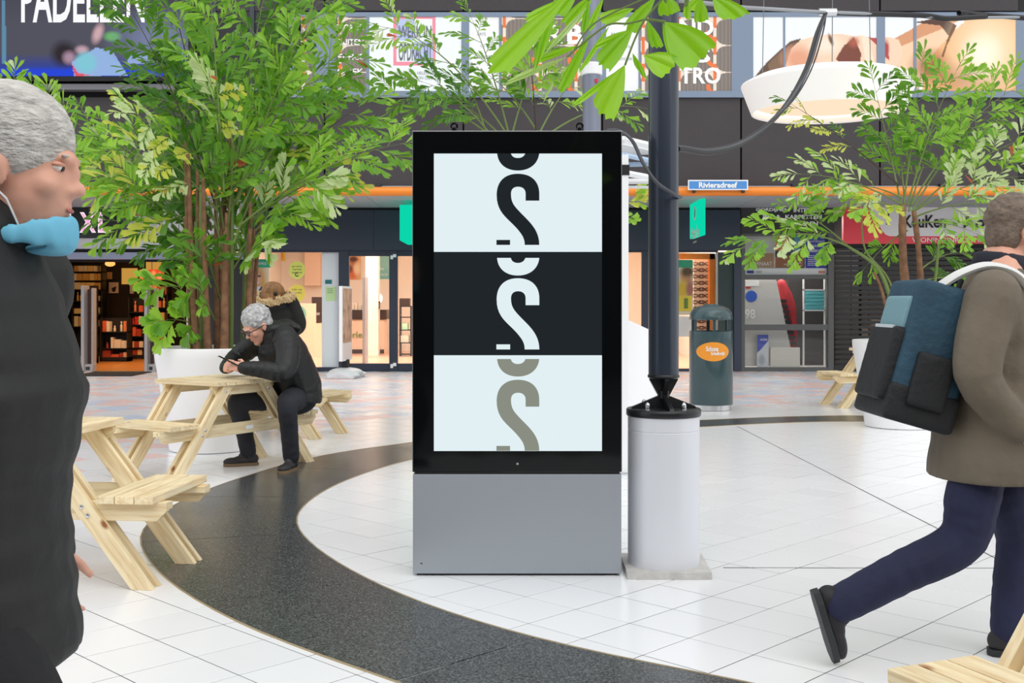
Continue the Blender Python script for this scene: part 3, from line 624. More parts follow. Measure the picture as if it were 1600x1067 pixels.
for y in (452, 484): slab('frame', 1255, y, 1290, y+2, 22.28, .05, WHITE, bl)
o = slab('back_partition', 1232, 436, 1292, 572, 23.62, .05, mat('slat_dark', (48, 46, 46), .6)); tag(o, 'dark partition behind the turquoise blind', 'partition')
o = slab('back_counter', 1235, 516, 1292, 571, 23.7, .6, mat('pale_counter', (226, 222, 218), .5)); tag(o, 'long pale counter deep inside the curtain shop', 'counter')
o = slab('sample_box', 1204, 543, 1250, 575, 22.0, .08, mat('cream_board', (226, 222, 212), .5), bevel=.01); tag(o, 'cream sample board standing low in the shop window', 'board')
p = poster('leaflet_stand', 'blue and white leaflet board in the lowest shop window', 1183, 1201, 523, 575, 21.95, [(216, 220, 226), (P_((1183,523),(1201,523),(1201,532),(1183,552)), (70,86,190)), (E_(1190, 562, 5, 8, .4), (170,180,196))], 20, 50, 'board'); text('actie', 1188, 1199, 528, 532, 21.94, WLET, p)

# ---- shuttered shop
sh = thing('roller_shutter', 'black slatted roller shutter closed under the red sign', 'shutter', (FX(1430, YF), YF, 0))
SLT = mat('shutter_black', (24, 24, 26), .45)
for k in range(25):
    y0 = 385+k*7.75; z = FZ(y0, YF); h = .074 if k < 9 else .058
    MB().box((FX(1304, YF), YF-.02, z-h), (FX(1700, YF), YF+.02, z)).build('slat', SLT, sh, bevel=.008)
for x in range(1330, 1700, 28): MB().cyl((FX(x, YF), YF+.03, .02), (FX(x, YF), YF+.03, FZ(384, YF)), .012, 6).build('link_rod', SLT, sh)
slab('bottom_bar', 1304, 571, 1700, 580.6, YF-.03, .08, SLT, sh); slab('housing', 1303, 381, 1700, 386, YF-.1, .3, BLK, sh)
rs = thing('shop_sign', 'red shop sign with a white slanted field above the shutter', 'sign', (FX(1450, YF), YF-.1, FZ(382, YF)))
slab('top_strip', 1304, 312, 1700, 318, YF-.08, .1, LIGHTP, rs)
RED = mat('sign_red', (238, 62, 78), .4); slab('board', 1318, 320, 1700, 381, YF-.12, .12, RED, rs, .006)
shape('white_field', [(1357, 320.6), (1690, 320.6), (1690, 369), (1390, 369), (1384, 366.5), (1378, 360)], YF-.13, mat('sign_white', (238, 236, 236), .4), rs)
INK = mat('ink_black', (24, 24, 26), .5)
text('KeuKen', 1412, 1478, 336, 356, YF-.145, INK, rs, .02); text('Kovi', 1505, 1560, 338, 356, YF-.145, INK, rs, .02, shear=.25); text('WONINGINRICHTING', 1425, 1548, 371, 378.5, YF-.13, WLET, rs, .01)
MB().prism([(FX(x, YF), FZ(y, YF)) for x, y in ((1384,334),(1386,334),(1383,352),(1381,352))], YF-.142, YF-.135).build('mark', INK, rs)
for k, (x0, x1, y0, y1) in enumerate(((1322, 1336, 500, 572.5), (1340, 1358, 514, 572), (1362, 1378, 500, 571.4), (1384, 1404, 536, 571), (1412, 1432, 520, 570.4), (1440, 1456, 506, 570))):
    o = slab('carton', x0, y0, x1, y1, 23.2+.1*k, .3, mat('pale_carton', (224, 206, 190), .6)); tag(o, 'pale carton glimpsed through the slats of the black shutter', 'carton', 'cartons behind the shutter')

# ---- perfume shop interior
SHB = mat('shelf_black', (26, 22, 22), .5)
def shelving(label, x0, x1, ys, Y, dep, items, seed, base=None):
    rr = random.Random(seed); u = thing('shelf_unit', label, 'shelf', (FX((x0+x1)/2, Y), Y, 0))
    bx0, bx1 = FX(x0, Y), FX(x1, Y); top = FZ(ys[0], Y)
    MB().box((bx0, Y+dep-.03, 0), (bx1, Y+dep, top)).build('back_panel', SHB, u)
    for x in (bx0, bx1-.03): MB().box((x, Y, 0), (x+.03, Y+dep, top)).build('side_panel', SHB, u)
    MB().box((bx0, Y, .02), (bx1, Y+dep, .1)).build('plinth', SHB, u)
    for i, y in enumerate(ys[1:]):
        z = FZ(y, Y); MB().box((bx0, Y, z-.025), (bx1, Y+dep, z)).build('shelf', SHB, u)
        x = bx0+.04; gap = FZ(ys[i], Y)-z-.05
        while x < bx1-.1:
            ww = rr.uniform(.07, .2); hh = min(gap, rr.uniform(.12, .26)); ww = min(ww, bx1-.03-x)
            k = rr.random()
            b = MB()
            if k < .22: b.lathe([(.025, 0), (.028, .01), (.028, hh*.6), (.012, hh*.7), (.012, hh*.78), (.018, hh*.8), (.018, hh)], 10, (x+ww/2, Y+.1, z)); nm = 'perfume_bottle'
            else: b.box((x, Y+.05, z), (x+ww-.012, Y+.05+min(.16, dep-.1), z+hh)); nm = 'perfume_box'
            c = rr.choice(items); o = b.build(nm, mat('pack_%d_%d_%d' % c, c, .4)); tag(o, '', nm.split('_')[1], 'perfume packs on the '+label); o['label'] = 'small '+('bottle' if nm.endswith('bottle') else 'box')+' among the packs on the '+label
            x += ww
    return u
OR = [(236, 140, 84), (250, 196, 140), (226, 96, 56), (240, 222, 196), (176, 66, 44)]; YL = [(240, 214, 140), (236, 226, 190), (214, 170, 90)]
shelving('low black shelf unit facing the entrance', 156, 200, (497, 518, 544, 563), 25.1, .3, OR, 1)
shelving('black shelf unit behind the right gate', 200, 226, (466, 487, 507, 525, 543, 561), 26.2, .3, OR+[(200, 40, 36)], 2)
shelving('tall lit shelf unit deep in the perfume shop', 112, 160, (412, 424, 438, 452, 470, 490, 510), 27.6, .3, YL, 3)
shelving('dark shelf unit beside the left gate', 128, 146, (446, 470, 496, 520, 545), 24.2, .3, YL+OR, 4)
shelving('red and gold shelf unit behind the white planter', 232, 262, (440, 460, 480, 505, 530), 26.8, .3, [(214, 50, 44), (236, 120, 60), (240, 196, 120)], 5)
for lab, x0, x1, y0, y1, lay in (('framed perfume picture, left one of the pair in the shop', 147, 163, 440, 457, [(250, 214, 190), (E_(155, 450, 4, 5, .3), (40, 30, 30))]), ('framed perfume picture, right one of the pair in the shop', 170, 185, 441, 458, [(250, 224, 204), (P_((174,450),(182,447),(180,456),(176,456)), (40, 30, 30))]), ('small cream picture card high on the dark shop wall', 166, 175, 425, 436, [(240, 190, 130)]), ('white and dark picture beside the yellow panel', 196, 209, 443, 459, [(30, 26, 26), (P_((203,443),(209,443),(209,459),(203,459)), (240, 226, 220))])):
    poster('wall_picture', lab, x0, x1, y0, y1, 28.57, lay, 20, 20, 'picture')
YE = mat('lit_yellow_panel', (216, 160, 74), emit=.8)
o = slab('light_box', 190, 419, 214, 444, 28.55, .05, YE); tag(o, 'glowing yellow wall panel high in the perfume shop', 'panel')
o = slab('light_box', 228, 408, 256, 421, 28.55, .05, YE); tag(o, 'glowing yellow panel above the red promotion board', 'panel')
p = poster('promotion_board', 'red and orange patterned promotion board hanging in the perfume shop', 218, 256, 421, 437, 23.8, [(240, 74, 40)]+[(E_(222+9*k, 429+3*(k % 2), 4, 6, .3), (255, 150, 90)) for k in range(4)], 38, 16, 'board', LIT)
MB().cyl((FX(237, 23.8), 23.82, FZ(421, 23.8)), (FX(237, 23.8), 23.82, 3.14), .008, 6).build('hanging_wire', DARK, p)
o = MB().ell(W3(172, 412, 24.0), (.11, .08, .06)).build('ceiling_spot', mat('spot_glow', (255, 170, 90), emit=1.6), smooth=True); tag(o, 'glowing orange spot lamp under the perfume shop ceiling', 'lamp'); MB().cyl(W3(172, 409, 24), V((W3(172, 409, 24).x, 24, 3.14)), .01, 6).build('stem', DARK, o)
GG = mat('gate_grey', (176, 174, 184), .4)
for lab, x0, x1, y0, y1 in (('grey security gate standing at the right of the perfume shop entrance', 225, 243, 446, 581), ('grey security gate standing at the left of the perfume shop entrance', 126, 145, 446, 581)):
    g = thing('security_gate', lab, 'gate', (FX(x0, YF-.2), YF-.2, 0)); Yg = YF-.15
    slab('post', x0, y0, x0+5, y1, Yg, .3, GG, g, .02); slab('post', x1-2.5, y0+4, x1, y1, Yg+.1, .2, GG, g, .015); slab('screen', x0+5, y0+6, x1-2, 570, Yg+.2, .02, mat('gate_screen', (92, 66, 58), .2), g); slab('foot', x0+3, 569, x1, y1, Yg+.05, .2, GG, g, .01)
    slab('label_plate', x0+8, 573, x1-5, 578, Yg+.04, .012, DARK, g)
mt = MB().prism([(0, 0)]*0 or [(0, 0), (1.75, 0), (1.75, .012), (0, .012)], 0, 1.0)
M_ = MB().box((FX(138, 21), 20.2, .0), (FX(228, 21), 21.35, .016)).build('door_mat', mat('mat_black', (40, 40, 42), .9, bump=.6, bscale=200), bevel=.005); tag(M_, 'black entrance mat on the tiles before the perfume shop', 'mat')

# ================================================================ BILLBOARD TOTEM
YK = 5.507
kz = lambda y: FZ(y, YK)
kx0, kx1 = FX(645, YK), FX(971, YK)
kio = thing('digital_billboard', 'tall black double sided billboard with white and dark panels on a grey metal base', 'billboard', (.025, YK+.15, 0))
MB().box((kx0, YK, .012), (kx1, YK+.27, kz(741))).build('base', mat('brushed_grey_metal', (158, 164, 171), .42, .3, bump=.03, bscale=300, stretch=(1, 1, 30)), kio, bevel=.004)
MB().box((kx0+.02, YK+.02, 0), (kx1-.02, YK+.25, .02)).build('plinth', DARK, kio)
MB().box((kx0+.01, YK+.012, kz(742)), (kx1-.01, YK+.26, kz(737))).build('shadow_gap', BLACK, kio)
MB().box((kx0-.004, YK+.012, kz(738)), (kx1+.004, YK+.27, kz(203.5))).build('casing', mat('casing_edge', (150, 152, 156), .35, .6), kio, bevel=.004)
gl = MB().box((kx0, YK, kz(737.5)), (kx1, YK+.02, kz(205))).build('glass_front', mat('black_glass', (9, 10, 11), .06, spec=.35), kio, bevel=.003)
Yd = YK-.0015
DL1 = mat('display_white', (226, 240, 244), emit=1.0); DD = mat('display_dark', (33, 38, 42), emit=1.0); DG = mat('display_olive', (138, 142, 130), emit=1.0)
scn = MB().box((FX(678, YK), Yd, kz(704.5)), (FX(940.5, YK), YK+.002, kz(240))).build('display', DL1, kio)
MB().box((FX(678, YK), Yd-.0012, kz(555)), (FX(940.5, YK), Yd, kz(393.5))).build('dark_field', DD, scn)
def bez(p0, p1, p2, p3, n=12): 
    return [tuple((1-t)**3*a+3*(1-t)**2*t*b+3*(1-t)*t*t*c+t**3*d for a, b, c, d in zip(p0, p1, p2, p3)) for t in [k/n for k in range(1, n+1)]]
def path(start, *segs):
    P = [start]
    for s in segs:
        if len(s) == 1: P.append(s[0])
        else: P += bez(P[-1], *s)
    return P
GL = path((625, 375), ((625, 345),), ((625, 290), (590, 257), (531, 257)), ((472, 257), (438, 292), (438, 350)), ((438, 440), (500, 455), (545, 520)), ((556, 536), (561, 550), (561, 569)), ((625, 569),), ((625, 505), (585, 470), (545, 430)), ((515, 398), (501, 385), (501, 345)), ((501, 325), (512, 314), (532, 314)), ((554, 314), (565, 327), (565, 345)), ((565, 375),))
UG = path((440, 166), ((443, 215), (480, 243), (531, 243)), ((582, 243), (620, 215), (625, 166)), ((564, 166),), ((559, 181), (547, 188), (531, 188)), ((515, 188), (504, 181), (500, 166)))
ST = [(437, 547), (497, 547), (497, 569), (437, 569)]
def glyph(poly, dy, m, clip=None, lay=.0024):
    pts = [(620+.3562*x, min(180+.3562*(y+dy), clip or 9999)) for x, y in poly]
    MB().prism([(FX(x, YK), kz(y)) for x, y in pts], Yd-lay, Yd-lay+.0012).build('lettering', m, scn)
for d_, m, cl, us in ((0, DD, None, 4), (458, DL1, None, 460), (903, DG, 704, 903)):
    glyph(GL, d_, m, cl); glyph(ST, d_, m, cl); glyph([(x, max(y, 168)) for x, y in UG] if us == 4 else UG, 0 if us == 4 else us, m)
MB().cyl((FX(808.5, YK), YK-.003, kz(724.5)), (FX(808.5, YK), YK, kz(724.5)), .006, 16).build('sensor', CHROME, kio)
MB().box((FX(657, YK), YK-.002, .06), (FX(660, YK), YK, .065)).build('lock', DARK, kio)
for x in (709, 906):
    X = FX(x, YK+.1)
    b = MB().cyl((X, YK+.13, kz(203.5)-.01), (X, YK+.13, kz(203.5)+.03), .022, 12)
    b.tube([V((X+.016*math.cos(a), YK+.13, kz(203.5)+.04+.016*math.sin(a))) for a in np.linspace(0, 6.283, 13)], .006, 6, cap=False).build('lifting_eye', BLACK, kio, smooth=True)

# ---- steel columns on pedestals
POLE = mat('dark_blue_steel', (46, 54, 68), .3, .25, coat=.3); PED = mat('silver_paint', (222, 224, 230), .35, .12, bump=.02, bscale=8); BPL = mat('black_steel', (20, 21, 24), .35)
CONC = mat('worn_concrete', (196, 194, 190), .85, var=.12, vscale=14, bump=.3, bscale=40)
def column(x, y, label, polemat, slabs):
    t = thing('steel_column', label, 'column', (x, y, 0)); r = .18
    if slabs: 
        rr = random.Random(4); n = 9; pl = [(x-.205+.41*k/n, y-.22-rr.uniform(0, .008)) for k in range(n+1)]+[(x+.225, y+.2), (x-.2, y+.21)]
        v = [(a, b, 0) for a, b in pl]+[(a, b, .034) for a, b in pl]; m = len(pl)
        MB().add(v, [tuple(range(m-1, -1, -1)), tuple(range(m, 2*m))]+[(i, (i+1) % m, m+(i+1) % m, m+i) for i in range(m)]).build('footing_slab', CONC, t)
    MB().lathe([(r, .03), (r, .70), (r-.002, .702), (r-.002, .706), (r, .708), (r, .775)], 48, (x, y, 0)).build('pedestal', PED, t, smooth=True)
    MB().lathe([(r+.004, .775), (r+.008, .78), (r+.008, .806), (r+.003, .812)], 48, (x, y, 0)).build('base_plate', BPL, t, smooth=True)
    for a in (0.12, math.pi/2+.12):
        d = V((math.cos(a), math.sin(a), 0)); b = MB(); nn = V((-d.y, d.x, 0))*.011
        pr = [(-.17, .81), (.17, .81), (.16, .822), (.028, .875), (.072, .955), (.068, .985), (-.068, .985), (-.072, .955), (-.028, .875), (-.16, .822)]
        v = [V((x, y, 0))+d*p+V((0, 0, z))-nn for p, z in pr]+[V((x, y, 0))+d*p+V((0, 0, z))+nn for p, z in pr]; n = len(pr)
        f = [(0,1,2,3,8,9), (3,4,5,6,7,8)]; f = [tuple(reversed(q)) for q in f]+[tuple(i+n for i in q) for q in f]+[(i, (i+1) % n, n+(i+1) % n, n+i) for i in range(n)]
        b.add(v, f).build('stiffener', BPL, t)
    MB().lathe([(.02, .86), (.03, .862), (.03, .9), (.02, .91)], 16, (x, y, 0)).build('pin', BPL, t, smooth=True)
    for a in (.8, 2.35, 3.9, 5.5):
        MB().lathe([(.02, .808), (.02, .812), (.0135, .813), (.0135, .828), (.0125, .829), (.0125, .838), (.008, .846), (.002, .849)], 12, (x+.125*math.cos(a), y+.125*math.sin(a), 0)).build('bolt', CHROME, t, smooth=True)
    MB().lathe([(.07, .962), (.076, .968), (.076, 8.4)], 40, (x, y, 0)).build('pole', polemat, t, smooth=True)
    MB().lathe([(.077, .965), (.08, .968), (.08, .978), (.077, .982)], 40, (x, y, 0)).build('weld_ring', BPL, t, smooth=True)
    return t
PX, PY = .765, 5.655
column(PX, PY, 'dark blue steel column on a silver pedestal beside the billboard', POLE, True)
QX, QY = FX(924.5, 9.3), 9.3
c2 = column(QX, QY, 'paler grey steel column rising behind the billboard', mat('grey_steel', (126, 132, 148), .35, .3), False)
MB().lathe([(.078, FZ(118, QY)), (.088, FZ(117, QY)), (.088, FZ(100, QY)), (.078, FZ(99, QY))], 24, (QX, QY, 0)).build('white_collar', WHITE, c2)
MB().box((QX+.02, QY-.079, FZ(132, QY)), (QX+.045, QY-.07, FZ(126, QY))).build('red_sticker', mat('red_sticker', (200, 40, 60), .5), c2)

# ---- roof beams over the square (they carry the lamp and the cables)
rb = thing('roof_beam', None, None, (0, 6, 8.4)); rb['kind'] = 'structure'
ROOF = mat('roof_steel', (70, 74, 82), .5)
for y in (3.2, 5.655, 9.3, 15): MB().box((-16, y-.05, 8.38), (12, y+.05, 8.6)).build('beam', ROOF, rb)
for x in (-16, 11.8): MB().box((x, -8.2, 8.6), (x+.2, YU+.3, 8.8)).build('beam', ROOF, rb)

# ---- pendant lamp and cables
LX, LY = FX(1293, 15), 15.0
lp = thing('pendant_lamp', 'big round white drum lamp hanging over the right palm', 'lamp', (LX, LY, 3.88))
SHD = bpy.data.materials.new('glowing_white_shade'); SHD.use_nodes = True
b_ = SHD.node_tree.nodes['Principled BSDF']; b_.inputs['Base Color'].default_value = (.9, .88, .86, 1); b_.inputs['Emission Color'].default_value = (1, .95, .9, 1); b_.inputs['Emission Strength'].default_value = .24; b_.inputs['Roughness'].default_value = .6
MB().lathe([(.985, 3.885), (1.0, 3.88), (1.14, 4.25), (1.13, 4.27), (.95, 4.36), (.94, 4.34), (1.11, 4.25), (.975, 3.9)], 64, (LX, LY, 0), close=True).build('shade', SHD, lp, smooth=True)
MB().lathe([(.96, 3.99), (.97, 4.0)], 48, (LX, LY, 0)).build('diffuser', mat('warm_diffuser', (255, 226, 196), emit=1.05), lp)
for a in (.6, 2.6, 4.5): MB().cyl((LX+.9*math.cos(a), LY+.9*math.sin(a), 4.3), (LX+.9*math.cos(a)*.9, LY+.9*math.sin(a), 8.4), .006, 6).build('suspension_wire', mat('wire_grey', (120, 122, 126), .5), lp)
CAB = mat('cable_black', (26, 26, 29), .5); CABG = mat('cable_grey', (150, 154, 160), .4)
YJ = 9.0
J = W3(1291, 19, YJ)
o = MB().tube([V((PX, PY, FZ(-2, PY)))]+[W3(1165, 12, 7.4), J, W3(1400, 23, 9.6), W3(1480, 28, 9.8), W3(1600, 27, 10.2), V((12, 12, 3.9))], .013, 8).build('span_wire', CABG, smooth=True); tag(o, 'thin grey span wire stretched from the steel column to the right', 'wire')
o = MB().tube(catmull([J, W3(1340, 21, 9.3), W3(1440, 24, 9.7), W3(1480, 29, 9.8), W3(1540, 26, 10), W3(1600, 28, 10.2), V((12, 12, 3.86))], 5), .024, 8).build('cable', CAB, smooth=True); tag(o, 'thick black cable tied along the span wire above the lamp', 'cable')
for k, (dx, r) in enumerate(((0, .016), (4, .012), (9, .006))):
    o = MB().tube(catmull([J, W3(1277+dx, 50, 8.7), W3(1258+dx, 110, 8.2), W3(1222+dx, 172-k*3, 7.5), W3(1165, 222-k*3, 6.7), W3(1110, 238-k*3, 6.1), W3(1068, 233-k*2, 5.75), V((PX+.07, PY, FZ(233-k*2, PY)))], 6), r, 8).build('cable', CAB if k != 1 else mat('cable_dark_grey', (70, 72, 78), .45), smooth=True)
    tag(o, ('thick black cable drooping from the span wire to the steel column', 'dark grey cable drooping beside the thick black one', 'thinnest of the three cables drooping to the steel column')[k], 'cable')
o = MB().tube(catmull([W3(948, 204, YK+.2), W3(968, 205, YK+.2), W3(988, 220, 5.55), W3(1005, 255, 5.48), W3(1025, 284, 5.47), W3(1050, 302, 5.5), W3(1063, 308, PY-.07), V((PX+.08, PY, FZ(308, PY)))], 6), .009, 8).build('cable', mat('cable_dark_grey', (70, 72, 78), .45), smooth=True); tag(o, 'grey cable hanging from the billboard top round the steel column', 'cable')
o = MB().cyl(J-V((.06, 0, 0)), J+V((.08, 0, 0)), .03, 10).build('cable_clamp', CHROME); tag(o, 'bright cable clamp where the black cables meet the span wire', 'clamp')

# ---- white market stall behind the billboard
TENT = mat('white_canvas', (244, 245, 247), .7); 
mk = thing('market_stall', 'white market stall with canvas counter half hidden behind the billboard', 'stall', (.4, 9.2, 0))
p1, p2 = V((FX(976, 8.8), 8.8, 0)), V((FX(1040, 9.35), 9.35, 0)); p3, p4 = p1+V((-1.5, .3, 0)), p2+V((-1.5, .3, 0))
for p in (p1, p2, p3, p4):
    MB().box((p.x-.028, p.y-.028, 0), (p.x+.028, p.y+.028, 2.5)).build('leg', WHITE, mk, bevel=.004); MB().box((p.x-.06, p.y-.06, 0), (p.x+.06, p.y+.06, .014)).build('foot_plate', CHROME, mk)
    MB().box((p.x-.035, p.y-.035, 2.34), (p.x+.035, p.y+.035, 2.42)).build('joint', BLK, mk)
def bar(a, b, z0, z1, w, h, nm, m=WHITE): MB().tube([a+V((0, 0, z0)), b+V((0, 0, z1))], [(w, h)]*2, 4, side=(0, 0, 1)).build(nm, m, mk)
for a, b in ((p1, p2), (p4, p3), (p1, p3), (p2, p4)):
    bar(a, b, 2.62, 2.62, .03, .02, 'roof_bar'); bar(a, b, 2.36, 2.36, .025, .02, 'roof_bar'); bar(a, b, 2.5, 2.5, .02, .012, 'brace', mat('pale_blue_bar', (176, 200, 226), .4)); bar(a, b, 2.3, 2.36, .012, .012, 'brace')
c4 = (p1+p2+p3+p4)/4
MB().add([p+V((0, 0, 2.6)) for p in (p1, p2, p4, p3)]+[c4+V((0, 0, 2.72))]+[p+V((0, 0, 2.58)) for p in (p1, p2, p4, p3)], [(0,1,4),(1,2,4),(2,3,4),(3,0,4),(0,5,6,1),(1,6,7,2),(2,7,8,3),(3,8,5,0)]).build('canopy', TENT, mk)
cx0, cx1 = FX(720, 9.3), FX(1023, 9.25)
MB().add([(cx0,8.98,.02),(cx1,9.0,.02),(cx1,9.9,.02),(cx0,9.9,.02),(cx0,9.02,1.22),(cx1-.02,9.04,1.1),(cx1-.02,9.88,1.1),(cx0,9.88,1.22),(cx1-.24,9.04,1.2),(cx1-.24,9.88,1.2)],[(0,1,5,8,4),(1,2,6,5),(2,3,7,9,6),(3,0,4,7),(4,8,9,7),(8,5,6,9),(0,3,2,1)]).build('counter_cloth', TENT, mk, bevel=.006)

# ---- litter bin
bx, by = FX(1111, 14), 14.0
BG = mat('dark_green_paint', (58, 82, 88), .28, .1, coat=.4, var=.12, vscale=3)
bn = thing('litter_bin', 'dark green domed litter bin with an orange oval sticker', 'bin', (bx, by, 0))
r = .266
MB().lathe([(r-.03, 0), (r-.015, .005), (r-.015, .07), (r-.03, .075)], 40, (bx, by, 0)).build('foot_ring', CHROME, bn, smooth=True)
MB().lathe([(r, .07), (r+.004, .075), (r+.004, .98), (r-.01, .985), (r-.02, .98), (r-.02, .2), (.01, .2)], 48, (bx, by, 0)).build('body', BG, bn, smooth=True)
for k in range(6):
    a = 2*math.pi*k/6+.5; MB().box((-.02, -.008, .97), (.02, .008, 1.14), Matrix.Translation((bx+(r-.02)*math.cos(a), by+(r-.02)*math.sin(a), 0)) @ Matrix.Rotation(a+math.pi/2, 4, 'Z')).build('opening_post', BG, bn)
MB().lathe([(r-.03, 1.12), (r+.002, 1.125), (r+.004, 1.15), (r-.01, 1.21), (r-.05, 1.265), (r-.12, 1.295), (.1, 1.3), (.095, 1.315), (.03, 1.32)], 48, (bx, by, 0)).build('dome_lid', BG, bn, smooth=True)
b = MB(); vs = []; fs = []
def onbin(x, y, rr): 
    s = max(-.95, min(.95, (FX(x, by-r)-bx)/r)); a = math.asin(s); return (bx+rr*math.sin(a), by-rr*math.cos(a), FZ(y, by-r))
pts = circle_pts(1115, 549.5, 24.5, 15, 40); b.add([onbin(1115, 549.5, r+.007)]+[onbin(1115+(x-1115)*q, 549.5+(y-549.5)*q, r+.007) for q in (.25, .5, .75, 1) for x, y in pts], [(0, 1+k, 1+(k+1) % 40) for k in range(40)]+[(1+i*40+k, 41+i*40+k, 41+i*40+(k+1) % 40, 1+i*40+(k+1) % 40) for i in range(3) for k in range(40)])
st_ = b.build('oval_sticker', mat('orange_sticker', (250, 160, 50), .4), bn)
for s, x0, x1, y0, y1 in (('Schone', 1104, 1122, 541, 549), ('Schalkwijk', 1111, 1133, 549.5, 556.5)):
    q = text(s, x0, x1, y0, y1, by-r, WLET, st_, .03)
    for v in q.data.vertices:
        sn = max(-.95, min(.95, (v.co.x-bx)/r)); a = math.asin(sn); rr = r+.010+(by-r-v.co.y); v.co.x, v.co.y = bx+rr*math.sin(a), by-rr*math.cos(a)

# ---- street name sign
Yn = YU-.28
sn = thing('street_sign', 'blue street name sign with white border on the orange pipe', 'sign', (FX(1122, Yn), Yn, FZ(297, Yn)))
slab('plate', 1075, 281, 1169, 297, Yn, .02, WHITE, sn, .006); slab('blue_field', 1077, 283, 1167, 295, Yn-.004, .005, mat('street_blue', (74, 142, 212), .4), sn)
text('Rivieradreef', 1092, 1152, 284.5, 293.5, Yn-.008, WLET, sn, .03)
for x in (1083, 1160): slab('clamp', x, 290, x+4, 301, Yn+.02, .14, DARK, sn)

# ---- pavement sign by the optician's door
ps = thing('pavement_sign', 'narrow white framed pavement sign turned sideways on a grey water base', 'sign', (FX(541, 19.9), 19.9, 0))
PC = V((FX(540, 19.9), 19.9, 0)); RM = Matrix.Translation(PC) @ Matrix.Rotation(math.radians(83), 4, 'Z')
MB().box((-.33, -.03, .3), (.33, .03, 1.62), RM).build('frame', WHITE, ps, bevel=.008)
MB().box((-.29, -.036, .62), (.29, -.03, 1.58), RM).build('photo_print', mat('brown_photo', (186, 150, 128), .4, var=.5, vscale=7), ps); MB().box((-.29, -.036, .34), (.29, -.03, .6), RM).build('text_print', mat('pale_print', (232, 218, 214), .5), ps)
MB().box((-.08, -.05, .16), (.08, .05, .32), RM).build('hinge', BLK, ps)
b = MB(); b.ell((0, 0, .09), (.41, .3, .09), RM, 24, 12); b.ell((-.25, 0, .06), (.16, .33, .06), RM, 20, 8); b.ell((.25, 0, .06), (.16, .33, .06), RM, 20, 8)
b.box((-.4, -.25, .0), (.4, .25, .05), RM)
b.remesh('water_base', mat('light_grey_plastic', (206, 210, 214), .45), ps, .015, 3)

# ================================================================ PICNIC TABLES
def plank(root, name, p0, p1, w, t, up=(0, 0, 1), ch=(0, 0), bev=.004, m=WOOD):
    p0, p1 = V(p0), V(p1); L = (p1-p0).length; x = (p1-p0).normalized(); z = V(up); z = (z-x*z.dot(x)).normalized(); y = z.cross(x)
    M = Matrix((x, y, z)).transposed().to_4x4(); M.translation = (p0+p1)/2
    h = L/2; a, c = ch
    if a or c:
        pr = [(-h, w/2), (-h, -w/2+a), (-h+a, -w/2), (h-c, -w/2), (h, -w/2+c), (h, w/2)]
        b = MB().prism(pr, -t/2, t/2)
        o = b.build(name, m, root, bevel=.003, M=M)
    else: o = MB().box((-h, -w/2, -t/2), (h, w/2, t/2)).build(name, m, root, bevel=bev, M=M)
    return o
def picnic_table(label):
    r = thing('picnic_table', label, 'table', (0, 0, 0), 'small pine picnic tables')
    for k in range(7): plank(r, 'tabletop_plank', (-.3+.1*k, -.34, .7225), (-.3+.1*k, .34, .7225), .093, .035)
    for s in (-1, 1):
        for k in range(3): plank(r, 'seat_plank', (s*(.565+.095*k), -.34, .4225), (s*(.565+.095*k), .34, .4225), .089, .035)
    for f in (-1, 1):
        y = .26*f
        plank(r, 'top_beam', (-.33, y, .667), (.33, y, .667), .076, .035, (0, 0, 1), (.045, .045))
        plank(r, 'seat_beam', (-.84, y, .36), (.84, y, .36), .09, .035, (0, 0, 1), (.05, .05))
        plank(r, 'cleat', (.5*-1-.34, y-f*.036, .385), (-.5, y-f*.036, .385), .04, .035); plank(r, 'cleat', (.5, y-f*.036, .385), (.84, y-f*.036, .385), .04, .035)
        for s in (-1, 1):
            for q in (-1, 1):
                yy = y+q*.0365
                a, b = V((s*.2, yy, .703)), V((s*.735, yy, 0)); x = (b-a).normalized()
                v = []; hw = .052
                for t_ in (-.0175, .0175):
                    for p, e in ((a, -hw), (a, hw), (b, hw), (b, -hw)): v.append(V((p.x+e, yy+t_, p.z)))
                M = Matrix((x, V((0, 1, 0)), x.cross(V((0, 1, 0))))).transposed().to_4x4(); M.translation = (a+b)/2; Mi = M.inverted()
                MB().add([Mi @ p for p in v], [(0,1,2,3),(7,6,5,4),(0,4,5,1),(1,5,6,2),(2,6,7,3),(3,7,4,0)]).build('leg', WOOD, r, bevel=.003, M=M)
            for px, pz in ((.232, .66), (.47, .345), (.44, .385)):
                MB().lathe([(.011, 0), (.012, .002), (.01, .006), (.004, .008)], 10, M=Matrix.Translation((s*px, y+f*.054, pz)) @ Matrix.Rotation(-f*math.pi/2, 4, 'X')).build('bolt', CHROME, r, smooth=True)
    return r
def rotM(wx, wy, x, y): return Matrix.Translation((x, y, 0)) @ Matrix.Rotation(math.atan2(wy, wx), 4, 'Z')
tb = picnic_table('small pine picnic table where the man with the phone sits')
TA = V((-2.11-.855*.27, 8.8+.52*.27, 0))
for M, lab in ((rotM(.995, -.1, -2.43, 5.62), 'small pine picnic table next to the walking grey-haired person in black'), (rotM(.93, -.37, -2.52, 11.52), 'pine picnic table behind the seated man, mostly hidden by him'), (rotM(.985, .17, 4.86, 14.55), 'pine picnic table beyond the person with the backpack'), (rotM(.92, .38, 1.80, 2.77), 'nearest pine picnic table, only a seat corner of it in view')):
    copy_tree(tb, M, lab)
tb.matrix_basis = rotM(.52, .855, TA.x, TA.y); WM[tb.name] = tb.matrix_basis.copy()
o = MB().box((.02, -.2605-.019, .345), (.1, -.2605-.0178, .375)).build('white_label', WHITE); o.parent = tb

